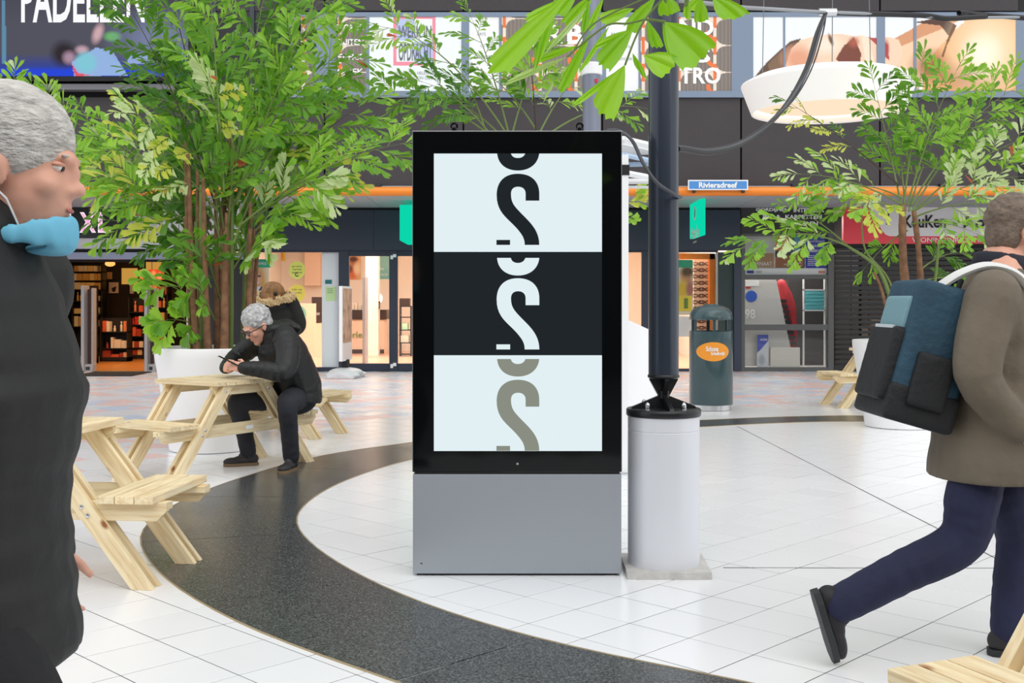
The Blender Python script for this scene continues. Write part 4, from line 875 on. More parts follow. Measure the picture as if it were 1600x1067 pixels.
# ---- planters
PL = mat('white_planter', (244, 244, 246), .4); SOIL = mat('potting_soil', (62, 48, 38), .95, bump=.6, bscale=30)
def planter(x, y, label):
    t = thing('planter', label, 'planter', (x, y, 0))
    MB().lathe([(.355, 0), (.372, .01), (.42, .35), (.475, .7), (.5, .85), (.505, .925), (.5, .935), (.47, .935), (.462, .92), (.44, .8), (.02, .78)], 56, (x, y, 0)).build('pot', PL, t, smooth=True)
    MB().lathe([(.44, .80), (.45, .84), (.3, .87), (.02, .88)], 32, (x, y, 0)).build('soil', SOIL, t, smooth=True)
PLN = [(-2.75, 10.25, 'tapered white planter of the big palm behind the table'), (4.2, 12.1, 'tapered white planter of the right palm behind the backpack'), (.1, 11.6, 'tapered white planter hidden behind the billboard')]
for x, y, l in PLN: planter(x, y, l)

# ================================================================ PALMS
GREENS = [leaf_mat('leaf_deep', (62, 112, 36), (110, 170, 30)), leaf_mat('leaf_mid', (98, 152, 50), (150, 205, 45)), leaf_mat('leaf_bright', (140, 190, 66), (180, 225, 60)), leaf_mat('leaf_yellow_backlit', (196, 206, 92), (225, 225, 80)), leaf_mat('leaf_pale_highlight', (205, 222, 170), (200, 220, 130))]  # yellow and pale leaves carry backlight and reflected highlights in their colour
RED = leaf_mat('leaf_dry', (190, 96, 62), (200, 110, 70))
STEM = mat('palm_stem_green', (108, 128, 66), .6); BARK = mat('palm_bark', (128, 92, 66), .8, var=.35, vscale=14, bump=.3, bscale=40); DSTEM = mat('palm_stem_dark', (66, 54, 44), .6)
def leaf_shape(w, sk, seed):
    r = random.Random(seed); z = lambda x, y: -.10*x*x-.0+.28*abs(y)-.02
    up = [(.22, .34*w), (.5, .72*w), (.78, (1.0+sk)*w), (.93+r.uniform(-.04, .04), (1.02+sk)*w)]
    tip = [(.87, .62*w), (1.0+r.uniform(-.05, .05), .45*w), (.92, .2*w), (1.05+r.uniform(-.05, .03), .02*w), (.9, -.2*w), (.97+r.uniform(-.06, .04), -.45*w)]
    dn = [(.84, -.75*w), (.7, (-.86)*w), (.45, -.6*w), (.2, -.28*w)]
    out = [(0, 0)]+up+tip+dn; sp = [(.3, 0), (.62, 0)]
    v = [(x, y, z(x, y)) for x, y in out]+[(x, y, z(x, y)-.02) for x, y in sp]; n = len(out); a, b = n, n+1
    f = [(0, 1, a), (1, 2, a), (2, b, a), (2, 3, b), (0, a, n-1), (a, n-2, n-1), (a, b, n-2), (b, n-3, n-2)]
    f += [(b, i, i+1) for i in range(3, n-3)]
    return v, [tuple(reversed(q)) for q in f]
SHAPES = [leaf_shape(.13, .15, 1), leaf_shape(.19, .3, 2), leaf_shape(.145, 0, 3), leaf_shape(.26, .3, 4), leaf_shape(.34, .35, 5)]
LEAFM = {}
def leaf_mesh(s, c):
    if (s, c) not in LEAFM:
        b = MB(); b.add(*SHAPES[s]); LEAFM[(s, c)] = b.mesh('leaflet', (GREENS+[RED])[c], smooth=True)
    return LEAFM[(s, c)]
class Palm:
    def __init__(s, root, seed): s.root = root; s.L = []; s.r = random.Random(seed)
    def leaf(s, p, d, n, ln, sh, c):
        x = d.normalized(); z = (n-x*n.dot(x)); z = z.normalized() if z.length > 1e-4 else x.orthogonal().normalized(); y = z.cross(x)
        M = Matrix((x*ln, y*ln, z*ln)).transposed().to_4x4(); M.translation = p
        s.L.append((M, sh, c, ln/max(.5, p.y)))
    def frond(s, base, tip, bow=.15, pin=.4, lf=.15, step=.12, cols=(0, 1, 1, 2), t0=.3, shp=(0, 1, 2), dark=False, r0=.011, nl=7):
        R = s.r; base, tip = V(base), V(tip); L = (tip-base).length
        mid = (base+tip)/2+V((0, 0, bow*L)); q = lambda t: base*(1-t)**2+mid*2*t*(1-t)+tip*t*t
        pts = [q(t/12) for t in range(13)]; b = MB(); b.mi = 1 if dark else 0
        b.tube(pts, [r0*(1-.075*i) for i in range(13)], 6); b.mi = 0
        ax = (tip-base).normalized(); view = V((R.uniform(-.5, .5), -1, R.uniform(.1, .9))).normalized()
        side = ax.cross(view).normalized(); nrm = side.cross(ax).normalized()
        n = max(3, int(L*(1-t0)/step)); sg = 1
        for k in range(n+1):
            t = t0+(1-t0)*k/n; p = q(t); tg = (q(min(1, t+.02))-q(t-.02)).normalized(); sg = -sg
            sd = (side-tg*side.dot(tg)).normalized()*sg
            tp = max(.35, min(1, 1.25-1.0*abs(t-.55))) if k < n else .6
            d = (tg*R.uniform(.55, .95)+sd*R.uniform(.5, .9)+nrm*R.uniform(-.35, .35)).normalized() if k < n else tg
            pl = pin*tp*R.uniform(.75, 1.15)
            e = p+d*pl+V((0, 0, -.12*pl)); m2 = p+d*pl*.55+V((0, 0, .04*pl)); g = lambda u: p*(1-u)**2+m2*2*u*(1-u)+e*u*u
            b.tube([g(0), g(.35), g(.7), g(1)], [r0*.35, r0*.3, r0*.22, r0*.12], 4)
            m = max(3, int(nl*tp*R.uniform(.8, 1.2))); pn = (nrm+V((R.uniform(-.5, .5), R.uniform(-.5, .5), R.uniform(-.1, .5)))).normalized()
            c0 = R.choice(cols)
            for j in range(m*2+1):
                u = .12+.88*(j/(m*2)); a = g(min(1, u)); dd = (g(min(1, u+.03))-g(u-.05)).normalized(); s2 = pn.cross(dd).normalized()*(1 if j % 2 else -1)
                w = (dd*R.uniform(.7, 1.1)+s2*R.uniform(.45, .8)*(0 if j == m*2 else 1)+pn*R.uniform(-.25, .25)+V((0, 0, -R.uniform(0, .25)))).normalized()
                c = c0 if R.random() < .7 else R.choice(cols)
                if R.random() < .0018: c = 5
                s.leaf(a, w, pn+V((R.uniform(-.4, .4), R.uniform(-.4, .4), R.uniform(-.2, .4))), lf*R.uniform(.65, 1.15)*(1-.25*u), R.choice(shp), c)
        b.build('frond_stalk', [STEM, DSTEM], s.root, smooth=True)
    def finish(s, n=300):
        ok = [l for l in s.L if abs(l[0].translation.x) < l[0].translation.y*.47 and l[0].translation.z < EYE+l[0].translation.y*.28]
        ids = set(id(l) for l in sorted(ok, key=lambda l: -l[3])[:n*3][::3]) if len(ok) > n*3 else set(id(l) for l in sorted(ok, key=lambda l: -l[3])[:n])
        b = MB(); big = False
        for l in s.L:
            M, sh, c, _ = l
            if id(l) in ids: reg(bpy.data.objects.new('leaflet', leaf_mesh(sh, c)), s.root, M)
            else:
                v, f = SHAPES[sh]; b.mi = c; b.add([M @ V(p) for p in v], f); big = True
        if big: o = b.build('foliage', GREENS+[RED], s.root, smooth=True); o['kind'] = 'stuff'
def trunk(root, pts, r0, r1, m=BARK):
    P = catmull(pts, 6); n = len(P); rr = random.Random(int(pts[0][0]*1000) & 255)
    MB().tube(P, [(r0+(r1-r0)*i/(n-1))*(1.1 if i % 5 == 0 else 1) for i in range(n)], 10).build('trunk', m, root, smooth=True)

def palm(label, px, py, seed): return Palm(thing('fishtail_palm', label, 'plant', (px, py, .84), 'fishtail palms of the square'), seed)
x0, y0, _ = PLN[0]
pa = palm('big bushy fishtail palm in the white planter behind the seated man', x0, y0, 3); rr = random.Random(11)
for k in range(26):
    bx_ = rr.uniform(300, 388); dy = rr.uniform(-.25, .25); Yb = y0+dy; lean = (bx_-345)*rr.uniform(.1, .5); top = rr.uniform(210, 380)
    a = W3(bx_, 548, Yb); a.z = .83
    trunk(pa.root, [a, W3(bx_+lean*.5, 460, Yb), W3(bx_+lean, top, Yb+dy*.6)], rr.uniform(.022, .046), .014, BARK if rr.random() < .7 else STEM)
D = dict
for (a, b, dy, kw) in (
 ((340,330),(188,-10),-.2,D(cols=(0,0,1),dark=True,pin=.34,lf=.15)), ((335,300),(252,-50),.3,D(cols=(0,1,1),dark=True)), ((350,300),(322,-70),-.3,D(cols=(1,1,2))), ((360,320),(425,-60),.1,D(cols=(1,2,0))),
 ((370,320),(505,-10),-.4,D(cols=(1,2,2))), ((368,320),(470,-40),.5,D(cols=(0,0,1))), ((375,330),(545,70),.2,D(cols=(1,2,1))), ((380,345),(575,160),.4,D(cols=(1,1,2),dark=True)), ((378,350),(625,225),-.3,D(cols=(2,2,1),pin=.34)), ((372,360),(560,262),.1,D(cols=(2,3,1))),
 ((372,370),(500,280),-.4,D(cols=(2,2,4))), ((330,350),(125,195),-.1,D(cols=(1,4,2))), ((330,350),(5,135),.3,D(cols=(1,2,4),bow=-.06)), ((330,350),(70,215),.1,D(cols=(1,2,2))), ((330,380),(160,280),-.4,D(cols=(1,2,3))), ((322,400),(185,345),.2,D(cols=(1,0,2))),
 ((340,330),(215,225),-.8,D(cols=(2,3,4),shp=(1,3),lf=.14)), ((350,270),(330,130),-.9,D(cols=(3,4,2),shp=(1,3),lf=.14,pin=.36)), ((335,280),(205,180),-.8,D(cols=(3,4,4,2),shp=(1,3),lf=.15,pin=.34)), ((355,280),(455,150),-.2,D(cols=(1,2,2))), ((362,300),(480,215),.5,D(cols=(2,1,3))),
 ((340,440),(262,300),.3,D(cols=(0,0,1))), ((360,420),(405,250),.3,D(cols=(0,1,1))), ((350,400),(295,235),-.2,D(cols=(0,1,2))), ((365,420),(430,340),-.1,D(cols=(0,1,2),pin=.3)), ((345,420),(330,230),.1,D(cols=(0,0,1))),
 ((325,490),(250,440),-.3,D(cols=(2,1,1),pin=.26,shp=(1,3,3),lf=.19,nl=4)), ((325,520),(258,500),-.5,D(cols=(2,2,1),pin=.22,shp=(3,4),lf=.2,nl=3)), ((335,500),(300,440),-.5,D(cols=(1,2,1),pin=.24,shp=(3,1),lf=.18,nl=4)), ((345,470),(310,380),-.4,D(cols=(0,1,1),pin=.28)),
 ((375,420),(420,375),-.5,D(cols=(2,4,1),pin=.2,shp=(3,4),lf=.2,nl=3)), ((385,440),(392,360),.3,D(cols=(0,1),pin=.28)), ((340,360),(390,100),.5,D(cols=(0,1,0))), ((330,360),(240,110),.5,D(cols=(0,1,0),dark=True)), ((350,360),(290,60),.2,D(cols=(1,0,2))), ((330,420),(215,310),.1,D(cols=(0,1,2))), ((370,400),(465,300),.2,D(cols=(1,2,1))), ((345,400),(250,270),.4,D(cols=(0,0,1))), ((365,380),(440,230),.5,D(cols=(0,1,2))), ((355,380),(370,200),-.3,D(cols=(1,2,1))), ((330,450),(285,370),.2,D(cols=(0,0,1),pin=.3)), ((360,330),(500,110),.4,D(cols=(0,1,1)))):
    kw = dict(D(pin=.42, lf=.19, step=.115, nl=7), **kw)
    pa.frond(W3(a[0], a[1], y0+rr.uniform(-.15, .15)), W3(b[0], b[1], y0+dy), **kw)
pa.finish()

x1, y1, _ = PLN[2]
pb = palm('slender fishtail palm rising behind the black billboard', x1, y1, 5)
for a, b in ((790, 800), (812, 838), (835, 842), (775, 768)):
    s_ = W3((a+815)/2, 560, y1); s_.x = x1+(a-805)*.004; s_.z = .83
    trunk(pb.root, [s_, W3(a, 350, y1), W3(b, 205, y1)], .03, .012)
for (a, b, dy, kw) in (((795,215),(575,40),-.2,D(bow=.32,cols=(1,2,4),t0=.42)), ((770,215),(600,150),.1,D(bow=.2,cols=(0,1,1))), ((770,215),(660,128),-.4,D(bow=.2,cols=(0,1))), ((785,215),(690,150),.3,D(cols=(0,0,1))), ((795,210),(735,25),.2,D(cols=(1,1,2))), ((800,210),(852,60),.1,D(cols=(1,2,1))), ((838,210),(828,85),-.2,D(cols=(1,0,2),dark=True)), ((842,210),(760,115),.3,D(cols=(1,1,2))), ((850,215),(1012,170),.4,D(bow=.22,cols=(1,4,2),t0=.5)), ((842,210),(905,120),.5,D(cols=(1,2,4))), ((760,210),(720,110),.4,D(cols=(0,1))),
  ((1010,420),(990,305),-.1,D(cols=(2,3,2),pin=.2,lf=.15,shp=(3,1),nl=4,t0=.45))):
    kw = dict(D(pin=.36, lf=.15, step=.13, nl=7), **kw)
    pb.frond(W3(a[0], a[1], y1) if a[0] != 1010 else V((x1+.3, y1, 1.2)), W3(b[0], b[1], y1+dy), **kw)
pb.finish()

x2, y2, _ = PLN[1]
pc = palm('slim fishtail palm with bare brown trunks at the shuttered shop', x2, y2, 8)
for p, r0, r1, m in ((((1416,545),(1418,490),(1411,400),(1410,320)), .055, .035, BARK), (((1436,545),(1440,490),(1436,400),(1428,330)), .042, .025, BARK), (((1402,545),(1394,480),(1372,420),(1325,385)), .032, .014, STEM), (((1446,545),(1462,430),(1466,380)), .02, .012, STEM), (((1400,545),(1378,455),(1365,425)), .02, .012, BARK), (((1425,545),(1426,470),(1420,440)), .018, .01, BARK), (((1424,545),(1390,440),(1352,390),(1346,330)), .014, .007, STEM)):
    P = [W3(a, b, y2+.05) for a, b in p]; P[0].z = .83; trunk(pc.root, P, r0, r1, m)
for (a, b, dy, kw) in (((1325,385),(1165,385),-.3,D(bow=.22,cols=(2,1,4,2),shp=(1,3),t0=.15)), ((1325,385),(1250,330),.1,D(cols=(1,2),t0=.3,bow=.1)), ((1346,340),(1290,305),.1,D(cols=(2,1),pin=.25)), ((1410,320),(1252,272),-.3,D(bow=.12,cols=(4,4,2))), ((1410,310),(1330,290),.1,D(cols=(4,2,2))), ((1405,290),(1232,160),.1,D(bow=.06,cols=(3,3,0),dark=True,t0=.42,pin=.3,lf=.12)), ((1412,320),(1440,105),.1,D(cols=(1,2,1),bow=.02)), ((1418,320),(1495,110),-.2,D(cols=(1,2,2))), ((1424,320),(1592,135),.2,D(cols=(2,1,2),bow=.2)), ((1428,330),(1605,215),-.3,D(cols=(1,2,4))), ((1428,330),(1600,275),-.5,D(cols=(4,4,2))), ((1428,340),(1560,320),-.5,D(cols=(4,2,4))), ((1424,350),(1525,365),-.6,D(cols=(4,2,1),pin=.3)), ((1408,320),(1365,130),.2,D(cols=(1,1,0),bow=.05)), ((1410,330),(1345,325),-.6,D(cols=(3,2,3),pin=.3,shp=(1,3))), ((1440,420),(1500,395),.3,D(cols=(0,1),pin=.25)), ((1420,330),(1470,200),.5,D(cols=(0,1,1))), ((1415,330),(1400,200),.5,D(cols=(1,0))), ((1425,330),(1545,180),.4,D(cols=(1,2,1))), ((1440,440),(1520,440),.2,D(cols=(0,0,1),pin=.25)), ((1418,360),(1350,420),.3,D(cols=(1,2),pin=.18,nl=4))):
    kw = dict(D(pin=.4, lf=.165, step=.12, nl=7), **kw)
    pc.frond(W3(a[0], a[1], y2+.05), W3(b[0], b[1], y2+dy), **kw)
pc.finish()

# ---- the fronds hanging into the picture from a pot above the frame
YH = 3.3
hp = Palm(thing('hanging_palm', 'bright green fishtail leaves hanging down over the billboard, nearest of all foliage', 'plant', (FX(1080, YH), YH, 2.75)), 9)
hx = FX(1100, YH)
MB().lathe([(.1, 2.62), (.19, 2.66), (.22, 2.9), (.2, 2.9), (.18, 2.7), (.02, 2.68)], 28, (hx, YH, 0)).build('pot', mat('grey_pot', (120, 122, 124), .6), hp.root, smooth=True)
for a in (0, 2.1, 4.2): MB().cyl((hx+.2*math.cos(a), YH+.2*math.sin(a), 2.88), (hx, YH-.05 if False else YH, 4.2), .004, 5).build('hanging_wire', mat('wire_grey', (120, 122, 126), .5), hp.root)
MB().cyl((hx, YH, 4.2), (hx, YH, 8.4), .006, 6).build('hanging_wire', mat('wire_grey', (120, 122, 126), .5), hp.root)
H = lambda x, y, d=0: W3(760+.2625*x, .2625*y, YH+d)
for p, r in (([V((hx, YH, 2.8)), H(1090, -80), H(1050, -10), H(945, 115), H(885, 230), H(825, 388)], .0035), ([H(945, 115), H(840, 140), H(720, 150), H(560, 270), H(480, 340)], .003), ([H(1080, -60), H(900, 10), H(640, 140), H(520, 300)], .0025), ([H(945, 115), H(1010, 122), H(1065, 130)], .004), ([V((hx, YH, 2.8)), H(900, -160), H(700, -120), H(480, -40)], .006), ([V((hx, YH, 2.8)), H(1300, -120), H(1350, -10)], .005), ([V((hx, YH, 2.8)), H(1190, -60), H(1200, 0)], .004), ([H(700, -120), H(660, -30), H(600, 0)], .004)):
    MB().tube(catmull(p, 5), r, 6).build('frond_stalk', STEM, hp.root, smooth=True)
ob = MB()
def bigleaf(at, c1, c2, col=2, d=0, fold=.25):                      # wedge leaflet from its stalk to a ragged far edge c1..c2
    R = random.Random(int(at[0]*7+c1[0])); A, B1, B2 = V((*at, 0)), V((*c1, 0)), V((*c2, 0)); n = 11
    mid = (B1+B2)/2; ax = mid-A; w_ = (B2-B1)
    v = [H(at[0], at[1], d)]; rows = [.2, .42, .64, .84, 1]
    for i, t in enumerate(rows):
        for k in range(n):
            u = k/(n-1); q = A+(B1+w_*u-A)*t; wob = (math.sin(u*3.14)*.10*ax.length)*t
            if t == 1: wob += R.uniform(-.05, .05)*ax.length+(.05*ax.length if k % 3 == 1 else 0)
            q = q+ax.normalized()*wob*(1 if t > .5 else .3)
            bulge = math.sin(u*math.pi)*w_.length*.12*math.sin(t*2.6); q = q+ax.normalized().cross(V((0, 0, 1)))*(u-.5)*w_.length*.35*math.sin(t*3.0)*(1 if (ax.cross(w_)).z < 0 else -1)
            dep = d-abs(u-.5)*fold*w_.length*.0006*t+math.sin(u*15)*.004*t+.05*t*t*(.5-u)
            v.append(H(q.x, q.y, dep))
    f = [(0, 1+k, 2+k) for k in range(n-1)]+[(1+i*n+k, 1+(i+1)*n+k, 2+(i+1)*n+k, 2+i*n+k) for i in range(len(rows)-1) for k in range(n-1)]
    b = MB(); b.add(v, f).build('leaflet', BIGG[col], hp.root, smooth=True)
BIGG = [leaf_mat('near_leaf_green', (132, 192, 40), (170, 228, 16)), leaf_mat('near_leaf_lime', (150, 205, 52), (180, 235, 30)), leaf_mat('near_leaf_pale', (206, 226, 176), (190, 225, 90))]
for a in (((480,-20),(35,330),(125,430),1,-.1), ((420,-40),(285,395),(345,300),0,.05), ((600,40),(330,345),(400,270),2,.08), ((620,190),(425,520),(500,505),0,0), ((735,150),(560,400),(600,385),1,-.05), ((875,165),(655,330),(745,410),0,-.1), ((870,175),(668,290),(690,235),1,-.08), ((825,385),(640,600),(760,705),1,-.15), ((815,400),(520,610),(580,600),1,-.05), ((870,315),(905,420),(955,470),0,0), ((935,330),(1130,335),(1040,460),1,-.08), ((955,120),(980,275),(1050,265),0,.05), ((1050,130),(1070,290),(1110,330),0,.1), ((1060,130),(1355,255),(1170,415),0,-.05), ((1010,-20),(830,130),(890,195),0,.1), ((880,50),(685,80),(720,150),1,.06), ((1060,-30),(1030,90),(1150,60),0,.12), ((1200,-20),(1170,90),(1215,110),1,.02), ((1270,-20),(1240,125),(1320,110),0,.05), ((1345,-20),(1560,75),(1410,112),0,-.02), ((610,-10),(560,180),(605,170),0,.1), ((700,-20),(600,150),(640,165),1,.12), ((520,-30),(250,80),(275,130),1,.14), ((640,-40),(450,120),(540,140),0,.16), ((560,270),(280,380),(330,330),1,.1), ((480,340),(130,500),(180,450),2,.12), ((400,480),(340,610),(365,560),2,.1), ((545,-60),(400,60),(470,90),0,.2), ((1300,-40),(1180,40),(1240,60),1,.15)):
    bigleaf(*a)

# ================================================================ PEOPLE
SKIN = mat('skin', (226, 170, 146), .5, var=.06, vscale=20); EYEW = mat('eye_white', (235, 232, 228), .3); IRIS = mat('eye_dark', (52, 40, 34), .2); LIP = mat('lip', (186, 110, 104), .5)
def HM(c, yaw, pitch=0, roll=0, s=1): return Matrix.Translation(c) @ Matrix.Rotation(math.radians(yaw), 4, 'Z') @ Matrix.Rotation(math.radians(pitch), 4, 'Y') @ Matrix.Rotation(math.radians(roll), 4, 'X') @ Matrix.Scale(s, 4)
def head(b, M):
    for c, r in (((-.006,0,.03),(.098,.077,.1)), ((.022,0,-.03),(.074,.064,.085)), ((.03,0,-.07),(.06,.05,.055)), ((.062,0,-.105),(.026,.03,.021)), ((.088,0,.018),(.012,.048,.012)), ((.093,0,-.008),(.014,.010,.026)), ((.103,0,-.032),(.016,.013,.014)), ((.094,.012,-.036),(.01,.008,.008)), ((.094,-.012,-.036),(.01,.008,.008)),
                 ((.06,.04,-.03),(.026,.024,.024)), ((.06,-.04,-.03),(.026,.024,.024)), ((.083,0,-.063),(.013,.024,.006)), ((.081,0,-.075),(.013,.021,.007)), ((-.008,.08,-.012),(.02,.008,.033)), ((-.008,-.08,-.012),(.02,.008,.033)), ((-.012,.087,-.002),(.016,.006,.02)), ((-.012,-.087,-.002),(.016,.006,.02))): b.ell(c, r, M)
def face_parts(body, M):
    for s in (-1, 1):
        MB().ell((.0745, s*.031, .003), (.0115, .0125, .0075), M, 12, 8).build('eye', EYEW, body, smooth=True)
        MB().ell((.0835, s*.031, .002), (.0045, .0058, .0058), M, 10, 6).build('iris', IRIS, body, smooth=True)
        MB().ell((.0765, s*.031, .0080), (.0125, .016, .006), M, 12, 8).build('eyelid', SKIN, body, smooth=True)
        MB().ell((.0885, s*.032, .0225), (.006, .02, .004), M, 10, 6).build('eyebrow', body_hair[0], body, smooth=True)
    MB().ell((.0935, 0, -.0685), (.003, .02, .004), M, 10, 6).build('mouth', LIP, body, smooth=True)
def hair(body, M, m, seed, vol=1.0, nape=-.05, vox=.006):
    R = random.Random(seed); b = MB(); b.ell((-.02, 0, .048), (.104*vol, .086*vol, .093*vol), M); b.ell((-.05, 0, -.005), (.064, .078*vol, .07-nape*.3), M)
    for k in range(150):
        a = R.uniform(0, 6.28); e = R.uniform(-.2, 1.5); p = V((-.02+.1*math.cos(a)*math.cos(e), .084*math.sin(a)*math.cos(e), .05+.09*math.sin(e)))
        if p.x > .05 and p.z < .09: continue
        if p.x > .0 and p.z < .03: continue
        b.ell(p, (R.uniform(.012, .02), R.uniform(.01, .016), R.uniform(.008, .014)), M @ Matrix.Identity(4), 8, 6)
    for s in (-1, 1): b.ell((.02, s*.074, .02), (.014, .008, .03), M)
    return b.remesh('hair', m, body, vox, 1)
def hand(b, w, d, up, side, curl=.5, s=1.0, spread=1):               # palm, four fingers, thumb leaving the side of the palm
    w, d = V(w), V(d).normalized(); sd = V(side); sd = (sd-d*sd.dot(d)).normalized(); pn = d.cross(sd) if True else None
    if pn.dot(V(up)) < 0: pn = -pn
    M = Matrix((d, sd, pn)).transposed().to_4x4(); M.translation = w
    b.ell((.045*s, 0, 0), (.052*s, .042*s, .017*s), M); b.ell((.02*s, .012*s, 0), (.035*s, .03*s, .018*s), M)
    for k, (o, l) in enumerate(((.03, .9), (.0105, 1.0), (-.0095, .94), (-.028, .76))):
        p = V((.085*s, o*s*spread, 0)); a = 0; P = [p-V((.03*s, 0, 0)), p]
        for j, ln in enumerate((.042, .027, .022)):
            a += curl*(.75, .95, .6)[j]; p = p+V((math.cos(a)*ln*l*s, o*.08*s*spread, -math.sin(a)*ln*l*s)); P.append(p)
        b.tube([M @ q for q in P], [.0095*s, .0095*s, .009*s, .0082*s, .0072*s], 8, rnd=True)
    p = V((.02*s, .034*s, -.004*s)); P = [M @ q for q in (V((.012*s, .018*s, 0)), p, V((.05*s, .058*s, -.014*s)), V((.078*s, .062*s, -.03*s*(1+curl))))]
    b.tube(P, [.013*s, .0125*s, .0105*s, .0085*s], 8, rnd=True)
def limb(b, P, R, puff=0, per=.07, n=14, k=8, side=None, flat=False):
    C = catmull(P, k); L = len(C); out = []; acc = 0
    for i in range(L):
        t = i/k; j = min(int(t), len(R)-2); u = t-j; r0, r1 = R[j], R[j+1]
        if i: acc += (C[i]-C[i-1]).length
        q = 1+(puff*abs(math.sin(acc/per*math.pi))-puff*.5 if puff else 0)
        if hasattr(r0, '__len__') or hasattr(r1, '__len__'):
            r0 = r0 if hasattr(r0, '__len__') else (r0, r0); r1 = r1 if hasattr(r1, '__len__') else (r1, r1); out.append(tuple((a*(1-u)+c*u)*q for a, c in zip(r0, r1)))
        else: out.append((r0*(1-u)+r1*u)*q)
    b.tube(C, out, n, side=side, rnd=True, flat=flat)
def shoe(root, ankle, fwd, m, ms, h=.1, L=.27, tilt=None, name='boot', cuff=.055):
    a = V(ankle); f = V(fwd).normalized(); z = V((0, 0, 1)) if tilt is None else V(tilt).normalized(); f = (f-z*f.dot(z)).normalized(); s = z.cross(f)
    M = Matrix((f, s, z)).transposed().to_4x4(); M.translation = a
    b = MB(); b.ell((-.025, 0, -h+.055), (.06, .042, .05), M); b.ell((.05, 0, -h+.045), (.09, .044, .04), M); b.ell((L*.46, 0, -h+.038), (.075, .048, .034), M); b.ell((.02, 0, -h+.08), (.06, .038, .045), M)
    b.tube([M @ V((-.012, 0, -h+.05)), M @ V((-.008, 0, .0)), M @ V((-.008, 0, .05))], [cuff*.85, cuff*.9, cuff], 14)
    o = b.remesh(name, m, root, .006, 3)
    pr = [(-.085, 0), (-.075, .03), (-.03, .042), (.05, .04), (.12, .05), (.17, .042), (.2, .015), (.2, -.015), (.17, -.042), (.12, -.05), (.05, -.04), (-.03, -.042), (-.075, -.03)]
    v = [M @ V((x, y, -h)) for x, y in pr]+[M @ V((x, y, -h+.026)) for x, y in pr]; n = len(pr)
    MB().add(v, [tuple(range(n-1, -1, -1)), tuple(range(n, 2*n))]+[(i, (i+1) % n, n+(i+1) % n, n+i) for i in range(n)]).build('sole', ms, o, bevel=.004)
    for k in range(3):
        MB().tube([M @ V((.045+.024*k, -.026, -h+.085-.012*k)), M @ V((.05+.024*k, 0, -h+.1-.015*k)), M @ V((.045+.024*k, .026, -h+.085-.012*k))], .0035, 5).build('lace', mat('lace_grey', (70, 62, 58), .7), o)
    return o
PUFF = mat('black_puffer_nylon', (19, 20, 22), .5, bump=.5, bscale=16, var=.15, vscale=5); DENIM = mat('dark_denim', (32, 34, 42), .8, bump=.4, bscale=22, var=.15, vscale=9)
GREYH = mat('grey_hair', (178, 178, 178), .6, var=.4, vscale=40, bump=.6, bscale=60); BOOT = mat('boot_leather', (44, 42, 44), .6, var=.2); SOLE = mat('boot_sole', (120, 100, 74), .7); DSOLE = mat('dark_sole', (40, 44, 46), .6)
body_hair = [GREYH]

# ---- man seated with a phone
pm = thing('person', 'grey haired person with glasses in a black puffer jacket sitting with a phone', 'person', (-1.8, 9.25, 0))
SX = V((.68, -.73, 0))                                               # towards his left shoulder
FW = V((-.73, -.68, 0))
hip = V((-1.80, 9.26, .56)); chest = W3(440, 548, 9.12); shc = W3(428, 522, 9.06); hc = W3(402, 508, 8.98)
shL, shR = shc+SX*.165+V((0, 0, -.02)), shc-SX*.17+V((0, 0, -.02))
elL, elR = W3(443, 580, 8.74), W3(369, 560, 9.2); wrL, wrR = W3(384, 575, 8.72), W3(353, 574, 8.9)
hL, hR = hip+SX*.1+FW*.04, hip-SX*.1+FW*.04
knL, knR = W3(449, 632, 8.78), W3(372, 628, 8.98); anL, anR = W3(455, 712, 8.93), W3(388, 706, 9.22); anL.z = .12; anR.z = .12
HMm = HM(hc, math.degrees(math.atan2(FW.y, FW.x))-6, 33, -4, 1.14)
b = MB(); head(b, HMm)
b.tube([hc+V((.03, .03, -.05)), shc+V((0, 0, .02)), shc], [.058, .062, .08], 14, rnd=True)
limb(b, [shc, chest, hip], [(.15, .1), (.15, .11), (.14, .11)], side=SX)
limb(b, [shL, elL, wrL], [.05, .042, .029]); limb(b, [shR, elR, wrR], [.05, .042, .029])
limb(b, [hL, knL, anL], [.07, .052, .036]); limb(b, [hR, knR, anR], [.07, .052, .036])
hand(b, wrL, W3(356, 570, 8.72)-wrL, (.0, -.9, .4), (-.2, .3, 1), .75, 1.05)
hand(b, wrR, W3(352, 560, 8.62)-wrR+V((-.0, -.1, -.05)), (-1, 0, .2), (.2, .2, 1), .75, 1.0)
bd = b.remesh('body', SKIN, pm, .0055, 3); face_parts(bd, HMm); hair(bd, HMm, GREYH, 3, 1.05)
b = MB()
for s in (-1, 1): b.ell((.045, s*.06, -.075), (.03, .014, .03), HMm)
b = MB()
for s in (-1, 1):
    ring_ = [HMm @ V((.105+.002*math.cos(a), s*.034+.026*math.cos(a), -.002+.019*math.sin(a))) for a in np.linspace(0, 6.283, 17)]; b.tube(ring_, .0035, 6, cap=False)
    b.tube([HMm @ V((.104, s*.06, .006)), HMm @ V((.05, s*.086, .006)), HMm @ V((-.01, s*.091, .004)), HMm @ V((-.03, s*.088, -.015))], .0035, 6)
b.tube([HMm @ V((.106, -.009, .004)), HMm @ V((.11, 0, .007)), HMm @ V((.106, .009, .004))], .003, 6)
gl = b.build('glasses', BLACK, pm, smooth=True)
for s in (-1, 1): MB().lathe([(.024, 0), (.0245, .001)], 16, M=HMm @ Matrix.Translation((.1045, s*.034, -.002)) @ Matrix.Rotation(math.pi/2, 4, 'Y')).build('lens', GLASS, gl)
b = MB()
low = hip+V((.015, 0, -.05))
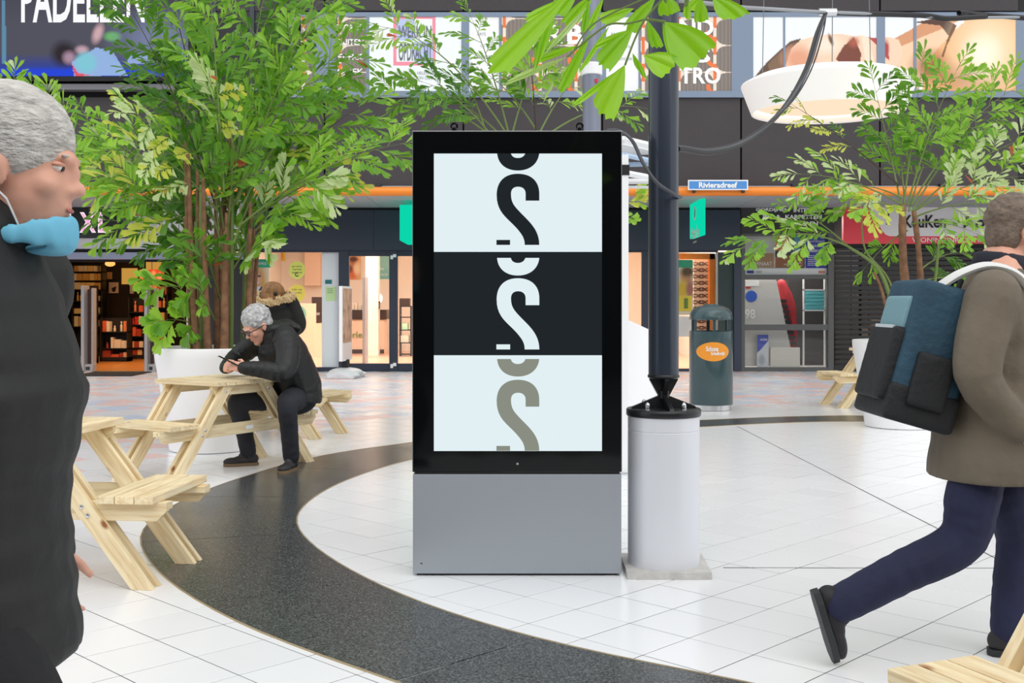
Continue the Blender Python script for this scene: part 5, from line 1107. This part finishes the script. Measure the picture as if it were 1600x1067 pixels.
limb(b, [low, hip+V((.01, 0, .1)), chest, shc+V((0, 0, -.01))], [(.235, .19), (.245, .195), (.235, .185), (.17, .125)], .03, .1, 20, side=SX, flat=True)
limb(b, [shL, (shL+elL)/2+V((.03, 0, .01)), elL, (elL+wrL)/2, wrL+(wrL-elL).normalized()*.015], [.105, .098, .082, .07, .052], .09, .055)
limb(b, [shR, (shR+elR)/2, elR, (elR+wrR)/2, wrR+(wrR-elR).normalized()*.01], [.105, .095, .08, .068, .052], .09, .055)
jk = b.remesh('jacket', PUFF, pm, .009, 3)
b = MB(); hd = shc-FW*.09+V((0, 0, .055)); CR = HM(shc+V((-.01, 0, .05)), math.degrees(math.atan2(FW.y, FW.x)), 22)
b.tube([CR @ V((.105*math.cos(a)-.01, .12*math.sin(a), .025*math.cos(a))) for a in np.linspace(.5, 5.78, 26)], .04, 10, rnd=True)
b.ell((-.11, 0, -.03), (.07, .13, .06), CR); b.ell((-.14, .02, -.06), (.05, .15, .05), CR)
b.remesh('hood_collar', PUFF, jk, .008, 2)
for dx, dz in ((.09, -.01), (.1, -.05), (.105, -.09)): MB().ell((dx+.04, -.03, dz), .008, CR, 8, 6).build('snap_button', CHROME, jk, smooth=True)
MB().tube([chest+SX*.17+FW*.15+V((0, 0, -.13)), chest+SX*.2+FW*.1+V((0, 0, -.17))], .006, 6).build('pocket_zip', CHROME, jk)
b = MB(); b.ell(hip+V((0, 0, -.02)), (.19, .18, .13))
limb(b, [hL, (hL+knL)/2+V((0, 0, .01)), knL, (knL+anL)/2, anL+V((0, 0, -.012))], [.105, .098, .08, .07, .066], .05, .05); limb(b, [hR, (hR+knR)/2, knR, (knR+anR)/2, anR+V((0, 0, -.012))], [.105, .098, .08, .07, .066], .05, .05)
b.remesh('trousers', DENIM, pm, .009, 3)
shoe(pm, anL, (-.25, -1, 0), BOOT, SOLE, .12, .28); shoe(pm, anR, (-1, -.35, 0), BOOT, SOLE, .12, .28)
ph = W3(356, 563.5, 8.7)
PM = Matrix.Translation(ph) @ Matrix.Rotation(math.radians(205), 4, 'Z') @ Matrix.Rotation(math.radians(-28), 4, 'Y')
fo = thing('phone', 'black phone held in the hands of the seated man', 'phone', ph)
MB().box((-.078, -.038, -.005), (.078, .038, .005), PM).build('case', BLACK, fo, bevel=.003); MB().box((-.073, -.034, .005), (.073, .034, .0056), PM).build('screen', mat('phone_screen', (40, 44, 40), .1), fo)

# ---- woman in a fur hooded coat
wm = thing('person', 'person seen from behind in a black coat with a fur trimmed hood', 'person', (-2.8, 13.2, 0))
c = V((-2.82, 13.25, 0)); body_hair = [mat('brown_hair', (120, 84, 50), .6)]
WH = W3(428, 462, 13.2); WMx = HM(WH, 70, 4, 0, 1.16); b = MB(); head(b, WMx)
limb(b, [WH+V((0, 0, -.06)), c+V((0, 0, 1.36)), c+V((0, 0, 1.1)), c+V((0, 0, .88))], [.055, (.15, .09), (.14, .1), (.15, .11)], side=(1, 0, 0))
for s in (-1, 1):
    limb(b, [c+V((s*.09, 0, .9)), c+V((s*.09, .02, .48)), c+V((s*.09, 0, .08))], [.08, .055, .04]); limb(b, [c+V((s*.18, 0, 1.34)), c+V((s*.24, .04, 1.08)), c+V((s*.14, .22, .98))], [.05, .045, .032])
    hand(b, c+V((s*.14, .22, .98)), (-s*.5, .8, .1), (0, 0, 1), (0, 1, .3), .6)
bd = b.remesh('body', SKIN, wm, .008, 2); face_parts(bd, WMx)
LH = mat('blond_brown_hair', (150, 106, 62), .55, var=.35, vscale=30, stretch=(1, 1, .3), bump=.5, bscale=50)
b = MB(); b.ell((-.02, 0, .035), (.125, .118, .11), WMx); b.ell((-.06, 0, -.04), (.095, .12, .1), WMx); b.ell((-.03, -.07, -.06), (.05, .04, .08), WMx); b.ell((-.09, -.03, .0), (.05, .055, .05), WMx); hr = b.remesh('hair', LH, wm, .008, 2)
MB().ell((-.115, -.09, .01), (.02, .022, .022), WMx).build('hair_clip', BLACK, hr, smooth=True)
BC = mat('black_coat', (24, 24, 26), .75, bump=.3, bscale=30)
b = MB(); limb(b, [c+V((0, 0, .55)), c+V((0, 0, .95)), c+V((0, 0, 1.2)), c+V((0, 0, 1.4))], [(.25, .2), (.25, .19), (.27, .18), (.17, .12)], .02, .12, 20, side=(1, 0, 0), flat=True)
for s in (-1, 1): limb(b, [c+V((s*.2, 0, 1.33)), c+V((s*.29, .02, 1.08)), c+V((s*.17, .2, .98))], [.1, .095, .065], .05, .07)
ct = b.remesh('coat', BC, wm, .012, 3)
R = random.Random(2); b = MB(); fc = c+V((-.02, -.1, 1.375))
for k in range(420):
    a = R.uniform(0, 6.283); q = V((.26*math.cos(a), .16*math.sin(a)+.02, .035*math.sin(a)+.04*abs(math.cos(a))))
    d = V((R.gauss(0, 1), R.gauss(0, 1), R.gauss(0, 1))).normalized(); p = fc+q+d*.04; b.tube([fc+q, p, p+d*.03], [.02, .014, .003], 5)
b.remesh('fur_trim', mat('brown_fur', (222, 192, 146), .9, var=.4, vscale=60, bump=.8, bscale=90), ct, .009, 0)
b = MB(); b.ell(fc+V((0, -.0, -.06)), (.2, .1, .12)); b.remesh('hood', BC, ct, .012, 2)
MB().tube([c+V((-.13, -.17, 1.27)), c+V((-.1, -.19, 1.22)), c+V((-.12, -.2, 1.15))], .01, 6).build('red_strap', mat('red_strap', (170, 40, 50), .6), ct)
b = MB()
for s in (-1, 1): limb(b, [c+V((s*.09, 0, .75)), c+V((s*.09, .02, .48)), c+V((s*.09, 0, .1))], [.1, .075, .065])
b.remesh('trousers', DENIM, wm, .012, 2)
for s in (-1, 1): shoe(wm, c+V((s*.09, 0, .11)), (0, 1, 0), BOOT, DSOLE, .11)

# ---- person walking past close on the left
body_hair = [mat('pale_brow', (190, 180, 172), .7)]
pl = thing('person', 'grey haired person in black walking past close by, blue mask under the chin', 'person', (-.9, 1.95, 0))
c = V((-.935, 1.95, 0)); lh = W3(28, 262, 1.95); LM = HM(lh, 6, 4, 0, 1.0); b = MB(); head(b, LM)
PLJ = D(hL=c+V((0, .1, .9)), hR=c+V((0, -.1, .9)))
limb(b, [lh+V((-.02, 0, -.07)), c+V((-.0, 0, 1.43)), c+V((0, 0, 1.2)), c+V((0, 0, .92))], [.06, (.16, .09), (.16, .11), (.16, .12)], side=(0, 1, 0))
legs = ((-.1, (.18, .46), (.06, .1)), (.1, (-.06, .47), (-.32, .14)))
for s, kn, an in legs: limb(b, [c+V((0, s, .9)), c+V((kn[0], s, kn[1])), c+V((an[0], s, an[1]))], [.085, .06, .042])
arms = ((-.2, (-.09, 1.13), (-.05, .87)), (.2, (-.06, 1.13), (.03, .88)))
for s, el, wr in arms:
    limb(b, [c+V((0, s, 1.4)), c+V((el[0], s*1.15, el[1])), c+V((wr[0], s*1.1, wr[1]))], [.052, .044, .03]); w_ = c+V((wr[0], s*1.1, wr[1]))
    hand(b, w_, (.12, 0, -1), (0, -s, 0), (1, 0, .1), .5)
bd = b.remesh('body', SKIN, pl, .006, 3); face_parts(bd, LM); hair(bd, LM, mat('white_grey_hair', (206, 202, 196), .6, var=.3, vscale=40, stretch=(1, 1, 2), bump=.6, bscale=80), 6, 1.1, -.1, .005)
BJ = mat('black_jacket', (24, 24, 25), .6, bump=.35, bscale=14, var=.25, vscale=4); BT = mat('black_trousers', (24, 24, 27), .8, bump=.3, bscale=20)
b = MB(); limb(b, [c+V((0, 0, .72)), c+V((-.01, 0, 1.0)), c+V((.0, 0, 1.2)), c+V((-.005, 0, 1.42))], [(.23, .17), (.215, .155), (.245, .175), (.165, .11)], .05, .085, 22, side=(0, 1, 0), flat=True)
for s, el, wr in arms:
    w_ = c+V((wr[0], s*1.1, wr[1])); e_ = c+V((el[0], s*1.15, el[1])); limb(b, [c+V((0, s, 1.39)), e_, w_+(w_-e_).normalized()*.01], [.095, .075, .055], .06, .07)
jk = b.remesh('jacket', BJ, pl, .008, 3)
b = MB(); cm = HM(c+V((.0, 0, 1.475)), 0, 16); b.tube([cm @ V((.085*math.cos(a), .09*math.sin(a), .0)) for a in np.linspace(.35, 5.93, 26)], [(.07, .024)]*26, 10, side=(0, 0, 1), rnd=True); b.remesh('collar', BJ, jk, .006, 2)
b = MB(); b.ell(c+V((0, 0, .88)), (.125, .17, .12))
for s, kn, an in legs: limb(b, [c+V((0, s, .88)), c+V((kn[0], s, kn[1])), c+V((an[0], s, an[1]+.0))], [.095, .082, .068], .04, .08)
b.remesh('trousers', BT, pl, .008, 3)
shoe(pl, c+V((.06, -.1, .105)), (1, 0, 0), BOOT, DSOLE, .105); shoe(pl, c+V((-.32, .1, .16)), (1, 0, -.35), BOOT, DSOLE, .105, tilt=(.35, 0, 1))
b = MB(); MK = mat('blue_mask', (112, 190, 220), .7); b.tube([LM @ V((.022+.078*math.cos(a), .07*math.sin(a), -.118+.012*math.cos(a))) for a in np.linspace(-1.75, 1.75, 24)], [(.014+.016*math.sin(math.pi*k/23)+.003*math.sin(k*1.9), .009+.002*math.sin(k*2.3)) for k in range(24)], 12, side=(0, 0, 1), rnd=True); b.ell((.06, 0, -.14), (.04, .05, .01), LM)
mk_ = b.remesh('face_mask', MK, pl, .005, 3)
for s in (-1, 1): MB().tube([LM @ V((.03, s*.055, -.11)), LM @ V((.01, s*.076, -.06)), LM @ V((-.02, s*.09, -.03))], .002, 5).build('ear_loop', WHITE, mk_)

# ---- person with a backpack striding right
rp_ = thing('person', 'person in an olive jacket and blue jeans striding to the right under a backpack', 'person', (1.8, 4.22, 0))
YR = 4.22; q = lambda x, y, d=0: W3(x, y, YR+d)
body_hair = [mat('brown_grey_hair', (120, 104, 90), .6, var=.3, vscale=40, bump=.6, bscale=80)]
rh = q(1588, 364); RM_ = HM(rh, 8, 10, 0, 1.0); b = MB(); head(b, RM_)
hp_ = q(1543, 705); sh_ = q(1556, 447)
limb(b, [rh+V((-.02, 0, -.07)), sh_+V((0, 0, .03)), (sh_+hp_)/2, hp_], [.058, (.16, .09), (.16, .11), (.15, .12)], side=(0, 1, 0))
LG = ((-.09, q(1540, 705, -.09), q(1500, 846, -.08), q(1313, 944, -.06)), (.09, q(1548, 705, .09), q(1592, 838, .08), q(1577, 985, .06)))
LG[1][3].z = .105
for _, a, k, an in LG: limb(b, [a, k, an], [.085, .06, .04])
AR = ((-.2, q(1552, 462, -.2), q(1528, 585, -.24), q(1592, 668, -.24)), (.2, q(1556, 462, .2), q(1575, 590, .24), q(1650, 620, .2)))
for s, a, e, w_ in AR: limb(b, [a, e, w_], [.052, .044, .03]); hand(b, w_, w_-e+V((.1, 0, 0)), (0, -s, .2), (.2, 0, 1), .5)
bd = b.remesh('body', SKIN, rp_, .0065, 3); face_parts(bd, RM_); hair(bd, RM_, body_hair[0], 9, 1.05, -.08)
OL = mat('olive_jacket', (112, 102, 88), .8, bump=.4, bscale=14, var=.2, vscale=4); NJ = mat('navy_jeans', (30, 34, 66), .8, bump=.35, bscale=20, var=.2, vscale=6)
b = MB(); limb(b, [q(1543, 744), q(1543, 690), q(1548, 590), q(1553, 500), q(1556, 440)], [(.265, .215), (.25, .195), (.225, .17), (.235, .16), (.16, .10)], .03, .12, 22, side=(0, 1, 0), flat=True)
for s, a, e, w_ in AR: limb(b, [a, e, w_+(w_-e).normalized()*-.01], [.1, .082, .058], .06, .08)
jk = b.remesh('jacket', OL, rp_, .009, 3)
b = MB(); cm = HM(q(1566, 418), 0, 10); b.tube([cm @ V((.085*math.cos(a), .095*math.sin(a), .0)) for a in np.linspace(.3, 5.98, 26)], [(.05, .024)]*26, 10, side=(0, 0, 1), rnd=True); b.remesh('collar', mat('navy_collar', (34, 36, 48), .8), jk, .007, 2)
b = MB(); b.ell(q(1543, 712), (.13, .16, .11))
for _, a, k, an in LG: limb(b, [a, (a+k)/2, k, (k+an)/2, an+V((0, 0, .0))], [.085, .1, .085, .078, .07], .05, .06)
b.remesh('trousers', NJ, rp_, .009, 3)
shoe(rp_, LG[1][3], (1, 0, 0), BOOT, DSOLE, .105, name='shoe')
an = LG[0][3]; tipd = (q(1334, 1030, -.06)-q(1306, 950, -.06)).normalized(); shoe(rp_, an+V((.0, 0, -.0)), tipd, mat('black_shoe', (24, 24, 28), .6), DSOLE, .09, tilt=(.93, 0, .28), name='shoe')
# backpack
bk = thing('backpack', 'bulky teal and black backpack worn by the person striding right', 'backpack', q(1440, 560))
ax = (q(1478, 446)-q(1418, 655)).normalized(); BM = Matrix((ax.cross(V((0, 1, 0))), V((0, 1, 0)), ax)).transposed().to_4x4()
if BM.col[0].x > 0: pass
BM.translation = q(1437, 552)
sgn = -1 if BM.col[0].x > 0 else 1                                    # +X of the pack is outwards (away from the back)
O_ = lambda x, y, z: (sgn*x, y, z)
TLM = mat('teal_pack', (38, 72, 92), .7, bump=.3, bscale=40, var=.2, vscale=6); BKM = mat('black_pack', (24, 26, 30), .7, bump=.3, bscale=40)
def soft_box(c, r, m, name, par, v=.01, it=8):
    bb = MB(); bb.box([a-d for a, d in zip(c, r)], [a+d for a, d in zip(c, r)], BM); return bb.remesh(name, m, par, v, it)
main = soft_box(O_(0, 0, 0), (.125, .175, .26), TLM, 'main_pouch', bk, .01, 30)
soft_box(O_(.105, 0, -.07), (.055, .145, .14), BKM, 'front_pocket', bk, .01, 18); soft_box(O_(.1, 0, .12), (.04, .125, .07), mat('pale_teal_pack', (120, 158, 168), .7), 'top_pocket', bk); soft_box(O_(0, 0, -.2), (.132, .182, .07), BKM, 'base_panel', bk, .01, 18)
for s in (-1, 1): soft_box(O_(.0, s*.175, -.1), (.07, .03, .1), BKM, 'side_pocket', bk)
MB().tube([BM @ V(O_(-.05, -.05, .25)), BM @ V(O_(-.06, -.04, .3)), BM @ V(O_(-.06, .04, .3)), BM @ V(O_(-.05, .05, .25))], .01, 8).build('haul_loop', BKM, bk, smooth=True)
for z in (.05, -.02): MB().box(O_(.15, -.1, z), O_(.158, .1, z+.02), BM).build('reflective_strip', mat('pale_strip', (200, 212, 216), .5), bk)
WS = mat('white_strap', (226, 226, 224), .7)
for s in (-1, 1):
    P = catmull([q(1462, 452, s*.12), q(1500, 428, s*.14), q(1545, 416, s*.15), q(1590, 432, s*.16), q(1617, 480, s*.17), q(1622, 560, s*.17)], 6)
    MB().tube(P, [(.036, .017)]*len(P), 8, side=(0, 1, 0)).build('shoulder_strap', WS, bk, smooth=True)
